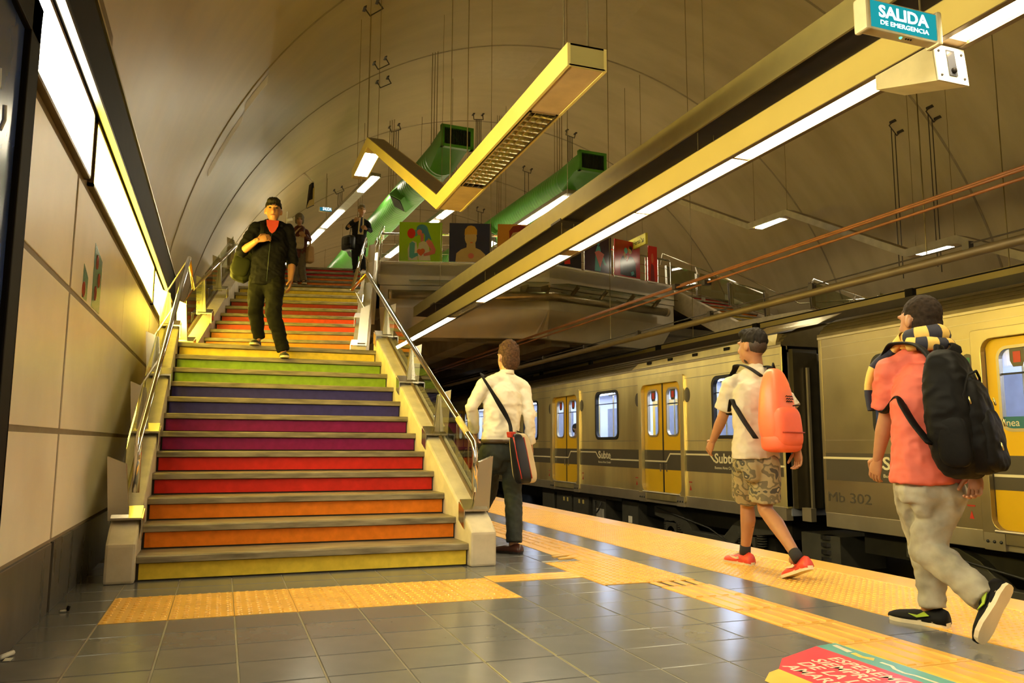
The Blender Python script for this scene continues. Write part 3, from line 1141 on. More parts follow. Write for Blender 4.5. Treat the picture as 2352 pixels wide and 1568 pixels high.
# ---------------------------------------------------------------- bent fixture: level, then climbing with the stair
def bent_fixture(T, label, prof, x0, x1, louv, lit, wires, paint=None):
    H = 0.15
    P0 = T(Vector((x0, prof[0][0], prof[0][1])))
    g = thing('bent_light_fixture', label, 'ceiling light', P0, 'bent fixtures that climb with the stairs')
    for xa, xb in ((x0, x0 + .02), (x1 - .02, x1)):
        b = MB()
        n = len(prof)
        lo = [Vector((xa, y, z)) for y, z in prof]
        hi = [Vector((xa, y, z + H)) for y, z in prof]
        for i in range(n - 1):
            vs = [T(p) for p in (lo[i], lo[i + 1], hi[i + 1], hi[i])]
            dd = T(Vector((xb, 0, 0))) - T(Vector((xa, 0, 0)))
            b.prism(vs, dd)
        b.build('side_panel', paint or M_yellow, g)
    for i in range(len(prof) - 1):
        (ya, za), (yb, zb) = prof[i], prof[i + 1]
        b = MB()
        b.prism([T(Vector((x0 + .02, ya, za + H - .012))), T(Vector((x1 - .02, ya, za + H - .012))), T(Vector((x1 - .02, yb, zb + H - .012))), T(Vector((x0 + .02, yb, zb + H - .012)))], (0, 0, .012))
        b.build('top_plate', M_brown, g)
        cuts = [ya, yb]
        for a, c in louv + lit:
            if ya - .01 <= a and c <= yb + .01:
                cuts += [a, c]
        cuts = sorted(cuts)
        for k in range(0, len(cuts) - 1, 2):
            a, c = cuts[k], cuts[k + 1]
            if c - a > .02:
                f = lambda y: za + (zb - za) * (y - ya) / (yb - ya)
                b = MB()
                b.prism([T(Vector((x0 + .012, a, f(a) + .004))), T(Vector((x1 - .012, a, f(a) + .004))), T(Vector((x1 - .012, c, f(c) + .004))), T(Vector((x0 + .012, c, f(c) + .004)))], (0, 0, .01))
                b.build('underside_plate', M_under, g)
    for a, c in lit:
        z = [za for (ya, za), (yb, zb) in zip(prof[:-1], prof[1:]) if ya - .01 <= a and c <= yb + .01][0]
        p, q = T(Vector((x0 + .035, a, z + .006))), T(Vector((x1 - .035, c, z + .018)))
        MB().box((min(p.x, q.x), a, z + .006), (max(p.x, q.x), c, z + .018)).build('lamp_panel', E_row, g)
    for a, c in louv:
        z = prof[0][1]
        louvre('louvre', g, x0 + .03, x1 - .03, a, c, z - .004, 19)
    # closed ends
    for (y, z), s in ((prof[0], 1), (prof[-1], -1)):
        p, q = T(Vector((x0 + .02, y, z))), T(Vector((x1 - .02, y + .012 * s, z + H)))
        MB().box((min(p.x, q.x), min(p.y, q.y), z), (max(p.x, q.x), max(p.y, q.y), z + H)).build('end_plate', M_olive, g)
    for y, z, dx in wires:
        p = T(Vector((x0 + dx, y, z + H)))
        b = MB().tube([p, (p.x, p.y, vault_z(p.x))], .0045, 6)
        b.tube([p + Vector((0, 0, .02)), p + Vector((0, 0, .10))], .008, 6)
        b.build('hanger_wire', M_wire, g)
    return g


bent_fixture(ident, 'bent yellow light fixture that turns upward over the rainbow stair', [(4.28, 3.25), (7.54, 3.25), (12.0, 5.52), (13.6, 5.52)], 1.90, 2.17,
             [(5.0, 6.75)], [(12.3, 13.45)],
             [(4.45, 3.25, .05), (4.45, 3.25, .22), (7.2, 3.25, .05), (7.2, 3.25, .22), (12.3, 5.52, .05), (12.3, 5.52, .22), (13.3, 5.52, .05), (13.3, 5.52, .22)])
bent_fixture(lambda p: Vector((14.1 - p[0], p[1], p[2])), 'pale bent light fixture hanging in steps beyond the tracks', [(7.2, 3.2), (8.85, 3.82), (10.1, 4.42), (11.2, 4.42), (14.5, 6.12), (15.9, 6.16), (19.1, 7.75)], 1.98, 2.25,
             [], [(10.3, 11.0), (14.75, 15.65)], [(10.3, 4.42, .05), (11.0, 4.42, .22), (14.7, 6.12, .05), (15.7, 6.12, .2)], paint=mat('pale_fixture_paint', (0.42, 0.36, 0.21), rough=0.45))

# ---------------------------------------------------------------- rows of lamps over the upper hall
def lamp_row(label, p, q, pieces, w=0.2):
    p, q = Vector(p), Vector(q)
    g = thing('lamp_row', label, 'ceiling light', p, 'rows of lamps in the upper hall')
    MB().bar(p + Vector((0, 0, .05)), q + Vector((0, 0, .05)), w + .05, .09).build('housing', mat('row_housing', (0.20, 0.175, 0.13), rough=0.5), g)
    for a, c in pieces:
        MB().bar(p + (q - p) * a, p + (q - p) * c, w - .03, .02).build('lamp_panel', E_row, g)
    for t in (.1, .45, .8):
        x = p + (q - p) * t
        MB().tube([x + Vector((0, 0, .09)), (x.x, x.y, vault_z(x.x))], .006, 6).build('hanger_wire', M_wire, g)
    return g


lamp_row('row of white lamps over the upper hall to the wall side', (3.2, 18.7, 7.35), (1.85, 29.6, 7.35), [(0.0, .12), (.29, .47), (.50, .67), (.85, .98)])
lamp_row('farthest lamp row, added deep in the upper hall', (4.2, 30.5, 7.0), (3.6, 42, 7.0), [(.02, .3), (.35, .65), (.7, .98)])  # further row added to brighten the upper hall
lamp_row('short row of lamps between the two green ducts', (5.05, 17.6, 6.6), (4.45, 24.5, 6.6), [(.02, .22), (.26, .5), (.55, .9)])
lamp_row('lamp row beside the right green duct', (7.23, 16.1, 6.6), (6.8, 25, 6.6), [(.03, .42), (.46, .8)])

# ---------------------------------------------------------------- backlit boxes and black trunking on the wall
def wall_light(label, y0, y1, m, wht=False):
    g = thing('wall_light_box', label, 'light box', (WALL_X, y0, 2.5), 'backlit boxes along the wall')
    MB().box((WALL_X - .02, y0, 2.50), (WALL_X + .03, y1, 2.52)).box((WALL_X - .02, y0, 2.905), (WALL_X + .03, y1, 2.93)).box((WALL_X - .02, y0, 2.50), (WALL_X + .03, y0 + .02, 2.93)).box(
        (WALL_X - .02, y1 - .02, 2.50), (WALL_X + .03, y1, 2.93)).build('frame', M_brown, g)
    MB().box((WALL_X - .015, y0 + .02, 2.52), (WALL_X + .022, y1 - .02, 2.905)).build('diffuser', m, g)
    return g


wall_light('backlit white panel high on the wall nearest the camera', -1.0, 5.27, E_wallw)
wall_light('long glowing yellow panel high on the cream wall', 5.38, 9.85, E_wall)
wall_light('last glowing yellow wall panel, behind the stair railing', 9.95, 12.35, E_wall)
g = thing('wall_trunking', 'black trunking strip running above the wall lights', 'trunking', (WALL_X, 5, 2.94))
MB().prism([(WALL_X - .06, -5.9, 2.945), (WALL_X + .06, -5.9, 2.945), (WALL_X + .075, -5.9, 3.0), (WALL_X + .06, -5.9, 3.42), (WALL_X - .06, -5.9, 3.42)], (0, 19.0, 0)).build('trunk', M_black, g)
MB().box((WALL_X + .045, -5.9, 2.93), (WALL_X + .085, 13.1, 2.955)).build('lower_trim', mat('dark_bronze_trim', (0.05, 0.032, 0.015), rough=0.5), g)
MB().box((WALL_X + .035, -5.9, 3.405), (WALL_X + .075, 13.1, 3.43)).build('upper_trim', M_steel, g)
b = MB().box((WALL_X - .06, -5.9, 3.43), (WALL_X + .04, 5.65, 3.62))
b.build('upper_box', M_brown, g)

# advertising board hung on the wall beside the camera
M_ad = mat('dark_blue_poster', (0.012, 0.022, 0.075), rough=0.2, var=0.5, scale=1.3, col2=(0.05, 0.09, 0.30))
g = thing('advert_board', 'big dark framed poster board on the wall at the left edge', 'poster board', (-.8, 2.6, .5))
MB().box((-.86, 1.55, .55), (-.775, 3.40, 2.60)).build('case', M_black, g, bevel=.02)
MB().box((-.775, 1.68, .68), (-.768, 3.27, 2.47)).build('poster', M_ad, g)
b = MB()
for a, c in (((1.55, .55), (1.70, 2.60)), ((3.25, .55), (3.40, 2.60)), ((1.55, .55), (3.40, .70)), ((1.55, 2.45), (3.40, 2.60))):
    b.box((-.778, a[0], a[1]), (-.745, c[0], c[1]))
b.build('frame', M_black, g, bevel=.008)
MB().box((-.80, 3.402, .57), (-.75, 3.412, 2.58)).build('edge_strip', mat('grey_edge', (.3, .26, .2), rough=.3, metal=.8), g)
b = MB()
for k, (y, z, l) in enumerate(((2.85, 2.12, .16), (2.95, 2.05, .12), (3.05, 1.98, .1))):
    b.tube([(-.766, y, z), (-.766, y + .04, z + l * .5), (-.766, y + .03, z + l)], .006, 6)
b.build('poster_print', mat('print_pale', (.6, .62, .65), rough=.4), g)

# stickers on the wall
M_teal = mat('teal_print', (0.03, 0.20, 0.15), rough=0.25, var=0.3, scale=30)
M_redp = mat('red_print', (0.45, 0.06, 0.03), rough=0.3)
for (y0, y1, z0, z1), lab in (((5.82, 6.16, 1.81, 2.24), 'tall teal printed strip stuck on the upper wall panel'), ((5.45, 5.62, 1.81, 2.02), 'small teal printed strip stuck on the upper wall panel')):
    g = thing('wall_sticker', lab, 'sticker', (WALL_X, y0, z0), 'stickers on the cream wall')
    MB().prism([(WALL_X + .0005, y0, z0), (WALL_X + .0005, y1, z0), (WALL_X + .0005, y1, z1 - .06), (WALL_X + .0005, y0, z1)], (.002, 0, 0)).build('sheet', M_teal, g)
    for k in range(3 if z1 > 2.1 else 1):
        zc = z0 + (z1 - z0) * (.25 + .25 * k)
        yc = (y0 + y1) / 2 + (.05 if k % 2 else -.06)
        b = MB()
        b.tube([(WALL_X + .003, yc + .03 * cos(a * pi / 6), zc + .045 * sin(a * pi / 6)) for a in range(13)], .006, 6)
        b.build('printed_ring', M_redp, g)

# ---------------------------------------------------------------- green ducts
def duct(label, p, q, r, side_out):
    p, q = Vector(p), Vector(q)
    d = (q - p)
    L = d.length
    d.normalize()
    s = Vector((d.y, -d.x, 0))
    up = Vector((0, 0, 1))
    g = thing('air_duct', label, 'air duct', p, 'green air ducts')
    n = 24
    rings = []
    t = 1.0
    while t < L:
        for rr in (r, r, r * .965, r * .965):
            c = p + d * t
            rings.append([c + s * (rr * cos(2 * pi * j / n)) + up * (rr * sin(2 * pi * j / n)) for j in range(n)])
            t += .034
    MB().loft(rings).build('corrugated_pipe', M_green, g, smooth=False, auto=25)
    # transition from round pipe to square mouth
    c0 = p + d * 1.02
    R0 = [c0 + s * (r * cos(2 * pi * j / n)) + up * (r * sin(2 * pi * j / n)) for j in range(n)]
    R1 = []
    for j in range(n):
        a = 2 * pi * j / n
        cx, cy = cos(a), sin(a)
        k = 1 / max(abs(cx), abs(cy))
        R1.append(p + d * .25 + s * (cx * k * .30) + up * (cy * k * .17 + .10))
    R2 = [x - d * .25 for x in R1]
    MB().loft([R0, R1, R2]).build('mouth_transition', M_green, g, auto=30)
    c = p + up * .10 - d * .02
    b = MB()
    M3 = Matrix((s, d, up)).transposed()
    for ss, ww, hh, cx, cz in ((1, .68, .06, 0, .20), (1, .68, .06, 0, -.20), (1, .06, .46, -.31, 0), (1, .06, .46, .31, 0)):
        b.cbox(c + s * cx + up * cz, (ww, .10, hh), M3)
    b.build('mouth_frame', M_green, g)
    MB().cbox(c + d * .03, (.6, .02, .36), M3).build('grille_back', M_darkgrille, g)
    b = MB()
    for k in range(16):
        b.cbox(c + s * (-.28 + .56 * k / 15), (.008, .05, .34), M3)
    b.build('grille_bars', M_darkgrille, g)
    for t in side_out:
        c = p + d * t - s * (r * .55) - up * (r * .55)
        nn = (-s - up).normalized()
        e1 = d
        e2 = nn.cross(d)
        Md = Matrix(((e1 + e2).normalized(), (e1 - e2).normalized(), nn)).transposed()
        MB().cbox(c + nn * .02, (.42, .42, .35), Md).build('side_outlet', M_green, g, bevel=.01)
        MB().cbox(c + nn * .2, (.34, .34, .02), Md).build('side_grille', M_darkgrille, g)
    for t in (1.6, 5.5, 9.5):
        c = p + d * t
        b = MB()
        for dx in (-.06, 0, .06):
            b.tube([c + s * dx + up * r * .9, (c.x + s.x * dx, c.y, vault_z(c.x + s.x * dx))], .008, 6)
        b.build('hanger_rod', M_wire, g)
    return g


duct('green corrugated air duct ending above the top of the stair', (4.16, 14.9, 6.95), (3.45, 29.5, 6.95), .36, (3.4, 9.0))
duct('green corrugated air duct ending over the middle paintings', (7.36, 15.3, 6.98), (6.6, 30.0, 6.98), .36, (5.2,))

# ---------------------------------------------------------------- brackets left on the vault
M_bracket = mat('bracket_steel', (0.06, 0.05, 0.045), rough=0.5, metal=0.6)


def on_vault(px, py):
    d = ray(px, py)
    a = d.x ** 2 + d.z ** 2
    ox, oz = CAM.x - VX, CAM.z - VZ
    bq = 2 * (ox * d.x + oz * d.z)
    c = ox * ox + oz * oz - VR * VR
    t = (-bq + sqrt(bq * bq - 4 * a * c)) / (2 * a)
    return CAM + d * t


def bracket(px, py, label, rods=0, drop=0.0, size=.28):
    p = on_vault(px, py)
    g = thing('ceiling_bracket', label, 'bracket', p, 'steel hanger brackets on the vault')
    n = Vector((VX - p.x, 0, VZ - p.z)).normalized()
    ydir = Vector((0, 1, 0))
    sdir = n.cross(ydir)
    b = MB()
    b.tube([p - sdir * size / 2, p - sdir * size / 2 + n * .16, p + sdir * size / 2 + n * .16, p + sdir * size / 2], .014, 6)
    b.cbox(p + sdir * size / 2, (.05, .16, .05)).cbox(p - sdir * size / 2, (.05, .16, .05))
    b.build('loop', M_bracket, g)
    for k in range(rods):
        x = p + n * .16 + sdir * (size * (.25 - .5 * k / max(1, rods - 1)))
        MB().tube([x, x + Vector((0, 0, -drop))], .010, 6).build('rod', M_bracket, g)
    return g


for px, py, lab, rd, dr in ((852, 10, 'hanger bracket at the very top of the vault', 0, 0), (872, 138, 'upper of two hanger brackets above the bent fixture', 0, 0),
                            (878, 182, 'lower of two hanger brackets above the bent fixture', 0, 0), (905, 288, 'bracket with bent rods above the left fixture end', 3, .8),
                            (1098, 262, 'bracket with rods between the two ducts', 4, 1.2), (1312, 302, 'bracket with rods above the right duct mouth', 4, 1.2),
                            (1212, 385, 'small bracket beside the right duct', 2, 1.0), (1485, 396, 'bracket with rods behind the lit channel', 3, 1.0),
                            (776, 432, 'bracket near the small exit sign', 3, .6), (1104, 478, 'small bracket behind the bent fixture', 2, .6),
                            (2060, 290, 'bracket on the far side of the vault with long wires', 2, 3.2), (2145, 258, 'bracket nearest the exit sign on the far vault', 2, 3.2)):
    bracket(px, py, lab, rd, dr)

# ---------------------------------------------------------------- signs
E_sign = lamp_mat('sign_teal_glow', (0.02, 0.42, 0.45), 0.22)
E_letter = lamp_mat('sign_letter_glow', (0.85, 1.0, 0.98), 0.5)
M_cream = mat('cream_plastic', (0.52, 0.45, 0.26), rough=0.45)
g = thing('exit_sign', 'lit teal emergency exit sign hung beside the light channel', 'sign', (3.17, 2.94, 2.98))
SY = 2.94
MB().box((2.912, SY - .03, 2.985), (3.402, SY + .032, 3.147)).build('case', M_cream, g, bevel=.008)
MB().box((2.942, SY - .037, 2.998), (3.372, SY - .028, 3.134)).build('face', E_sign, g)
lettering('letters', 'SALIDA', .088, (2.992, SY - .0385, 3.055), (1, 0, 0), (0, 0, 1), E_letter, g, bold=.002, width=.325)
lettering('letters', 'DE EMERGENCIA', .034, (2.998, SY - .0385, 3.014), (1, 0, 0), (0, 0, 1), E_letter, g, width=.315)
for x in (2.905, 3.375):
    MB().box((x, SY - .044, 2.976), (x + .034, SY + .042, 3.156)).build('end_cap', M_cream, g, bevel=.012)
for k in range(3):
    MB().ball((3.19 + .016 * k, SY - .01, 2.984), .0055, 8, 6).build('hole', M_black, g)
MB().ball((3.155, SY - .01, 2.984), .008, 8, 6).build('pilot_lamp', lamp_mat('pilot_green', (.1, 1, .4), .8), g)
for x in (3.0, 3.31):
    MB().tube([(x, SY, 3.147), (x, SY, vault_z(x))], .005, 6).build('hanger_rod', M_wire, g)
g = thing('exit_sign', 'small lit exit sign far up the stair', 'sign', (2.4, 24, 7.0))
p = aty(733, 475, 23.0)
q = aty(763, 488, 23.0)
MB().box((p.x, 22.97, q.z), (q.x, 23.05, p.z)).build('case', M_cream, g)
MB().box((p.x + .02, 22.955, q.z + .015), (q.x - .02, 22.972, p.z - .015)).build('face', lamp_mat('sign_dim', (0.02, .16, .22), .25), g)
lettering('letters', 'SALIDA', .13, (p.x + .1, 22.954, q.z + .035), (1, 0, 0), (0, 0, 1), E_letter, g, width=.25, bold=.003)
MB().tube([((p.x + q.x) / 2, 23.0, p.z), ((p.x + q.x) / 2, 23.0, vault_z((p.x + q.x) / 2))], .008, 6).build('hanger_rod', M_wire, g)
g = thing('direction_sign', 'yellow hanging direction sign above the mezzanine', 'sign', (9.35, 17, 5.7))
MB().box((9.35, 16.5, 5.72), (9.41, 17.75, 5.99)).build('board', mat('sign_yellow', (0.62, 0.54, 0.05), rough=0.5), g)
M_ink = mat('black_print', (.012, .012, .012), rough=.5)
lettering('letters', 'Las Heras', .17, (9.347, 17.36, 5.80), (0, -1, 0), (0, 0, 1), M_ink, g, width=.60)
b = MB()
b.bar((9.346, 16.72, 5.92), (9.346, 16.60, 5.80), .004, .022, up=(0, 1, 1)).bar((9.346, 16.60, 5.80), (9.346, 16.68, 5.80), .004, .022).bar((9.346, 16.60, 5.80), (9.346, 16.60, 5.88), .004, .022, up=(0, 1, 0))
b.build('arrow', M_ink, g)
for y in (16.7, 17.5):
    MB().tube([(9.38, y, 5.99), (9.38, y, vault_z(9.38))], .006, 6).build('hanger_rod', M_wire, g)
g = thing('direction_sign', 'dark double sided sign seen edge on above the stair', 'sign', (1.6, 17.5, 5.9))
p, q = aty(703, 478, 18.5), aty(718, 417, 18.2)
b = MB()
b.prism([(p.x, 18.5, p.z), (p.x + .12, 18.2, p.z), (q.x, 18.2, q.z), (q.x - .05, 18.5, q.z)], (.03, .02, 0))
b.build('board', M_black, g)
b = MB()
b.prism([(p.x + .01, 18.46, p.z), (p.x + .13, 18.16, p.z), (p.x + .13, 18.16, p.z + .42), (p.x + .05, 18.46, p.z + .3)], (.012, -.01, 0))
b.build('face', M_yellow, g)
MB().tube([q, on_vault(700, 400)], .03, 8).build('arm', M_white, g)
g = thing('security_camera', 'small white camera on a thin post behind the descending man', 'camera', (1.2, 16, 4.5))
p = aty(658, 512, 15.0)
MB().tube([p - Vector((0, 0, .9)), p + Vector((0, 0, .22))], .012, 8).build('post', M_white, g)
MB().tube([p + Vector((.0, 0, .05)), p + Vector((.10, .02, .09))], .03, 10).build('camera_body', M_white, g, smooth=True)

# camera housing under the light channel
g = thing('camera_housing', 'cream wedge shaped camera housing under the light channel', 'camera', (3.8, 3.4, 3.0))
xa, xb = 3.695, 3.925
b = MB()
pr = [(3.64, 3.19), (3.22, 3.19), (3.20, 2.965), (3.64, 3.10)]
b.prism([(xa, y, z) for y, z in pr], (xb - xa, 0, 0))
b.build('case', M_cream, g, bevel=.004)
MB().prism([(xa, 3.216, 3.19), (xb, 3.216, 3.19), (xb, 3.196, 2.965), (xa, 3.196, 2.965)], (0, -.008, -.0)).build('front_plate', M_white, g)
MB().prism([(xa + .085, 3.206, 3.165), (xb - .085, 3.206, 3.165), (xb - .085, 3.189, 3.005), (xa + .085, 3.189, 3.005)], (0, -.006, 0)).build('window_slot', mat('lens_glass', (.05, .05, .06), rough=.1), g)
MB().ball((3.81, 3.184, 3.035), .018, 10, 8).build('lens', M_black, g)
for x in (xa + .03, xb - .03):
    for z in (3.0, 3.15):
        MB().ball((x, 3.186 + (z - 2.965) * .09, z), .008, 8, 6).build('screw', M_bracket, g)

# ---------------------------------------------------------------- overhead line
M_cond = mat('conductor_rail_metal', (0.13, 0.095, 0.045), rough=0.5, metal=0.4)
for i, (z, x, lab) in enumerate(((3.085, 5.78, 'top one of three copper cables strung over the near track'), (3.045, 5.72, 'middle one of three copper cables strung over the near track'),
                                 (2.985, 5.75, 'lowest of three copper cables strung over the near track'))):
    tag(MB().tube([(x, -5.8, z), (x, 10, z), (x, 44, z)], .014, 8).build('overhead_cable', M_copper, smooth=True), lab, 'cable')
g = thing('cable_clamp', 'small dark clamp holding the copper cables together', 'clamp', (5.75, 8.7, 3.0))
MB().bar((5.75, 9.3, 3.05), (5.75, 8.6, 2.98), .05, .012).cbox((5.75, 9.3, 3.06), (.12, .08, .07)).cbox((5.75, 8.6, 2.985), (.1, .07, .06)).build('body', M_bracket, g)
g = thing('conductor_rail', 'brown overhead conductor pipe above the empty track', 'conductor rail', (6.3, 5, 2.6))
MB().tube([(6.3, -5.8, 2.66), (6.3, 44, 2.66)], .045, 12).build('pipe', M_cond, g, smooth=True)
MB().tube([(6.3, -5.8, 2.745), (6.3, 44, 2.745)], .008, 6).build('wire', M_bracket, g)
for k in range(9):
    y = 3.2 + 2.05 * k
    MB().cbox((6.3, y, 2.70), (.06, .07, .13)).build('clip', M_bracket, g)
for y in (5.7, 12.4):
    MB().tube([(6.3, y, 2.75), (6.3, y, vault_z(6.3))], .006, 6).build('hanger_rod', M_wire, g)
g = thing('conductor_rail', 'dark overhead conductor beam above the train roof', 'conductor rail', (8.3, 5, 2.7))
MB().box((8.24, -5.8, 2.72), (8.36, 44, 2.83)).build('beam', M_bdark, g)
MB().tube([(8.3, -5.8, 2.93), (8.3, 44, 2.93)], .010, 6).build('wire', M_black, g)
for k in range(7):
    MB().cbox((8.3, 4.6 + 3.2 * k, 2.88), (.07, .12, .12)).build('clip', M_black, g)
for y in (6.4, 12.9):
    MB().tube([(8.3, y, 2.93), (8.3, y, vault_z(8.3))], .006, 6).build('hanger_rod', M_wire, g)

# ================================================================== TRAIN on the far track
TX = 7.0
M_ss = mat('train_stainless', (0.88, 0.72, 0.34), rough=0.33, metal=0.88, var=0.22, scale=1.1, stretch=(1, 1.8, .25), bump=0.28, bscale=2.2, rvar=0.13)  # gold tint and bright/dark bands paint in reflected yellow light
M_ssd = mat('train_stainless_dull', (0.42, 0.36, 0.25), rough=0.42, metal=0.8, var=0.14, scale=2, rvar=0.08)
M_door = mat('train_door_yellow', (0.62, 0.37, 0.012), rough=0.28, var=0.05, scale=2)
M_band = mat('train_band_grey', (0.070, 0.058, 0.038), rough=0.35, var=0.05)
M_line = mat('train_line_cream', (0.62, 0.55, 0.34), rough=0.4, var=0.03)
M_rub = mat('black_rubber', (0.012, 0.011, 0.010), rough=0.45)
M_roof = mat('train_roof_ribs', (0.13, 0.10, 0.045), rough=0.4, metal=0.5, var=0.15)
M_under2 = mat('underframe_black', (0.014, 0.013, 0.010), rough=0.6, var=0.3)
M_ubox = mat('underframe_box', (0.045, 0.042, 0.032), rough=0.5, var=0.2)
M_inw = mat('train_interior_white', (0.66, 0.68, 0.80), rough=0.45, var=0.03)
M_ing = mat('train_interior_grey', (0.22, 0.23, 0.28), rough=0.5)
M_seat = mat('train_seat_green', (0.10, 0.20, 0.07), rough=0.6)
M_tglass = glass_mat('train_glass', (0.86, 0.90, 1.0), 0.92, 0.01)
E_train = lamp_mat('train_tube', (0.80, 0.88, 1.0), LAMP_TRAIN * 4)
M_sign_r = mat('red_marking', (0.42, 0.03, 0.015), rough=0.4)
M_hub = mat('rusty_hub', (0.30, 0.13, 0.05), rough=0.5, metal=0.5)


def rrect(y0, y1, z0, z1, r, n=5):
    pts = []
    for cy, cz, a0 in ((y1 - r, z1 - r, 0), (y0 + r, z1 - r, pi / 2), (y0 + r, z0 + r, pi), (y1 - r, z0 + r, 1.5 * pi)):
        for k in range(n + 1):
            a = a0 + (pi / 2) * k / n
            pts.append((cy + r * cos(a), cz + r * sin(a)))
    return pts


def ring(b, o, i, x0, x1):
    """frame between outer loop o and inner loop i (same count), from x0 (outside face) to x1"""
    L = [[Vector((x1, y, z)) for y, z in o], [Vector((x0, y, z)) for y, z in o], [Vector((x0, y, z)) for y, z in i], [Vector((x1, y, z)) for y, z in i]]
    b.loft(L, cap=False)


def sheet(b, loop, x0, x1):
    b.prism([(x0, y, z) for y, z in loop], (x1 - x0, 0, 0))


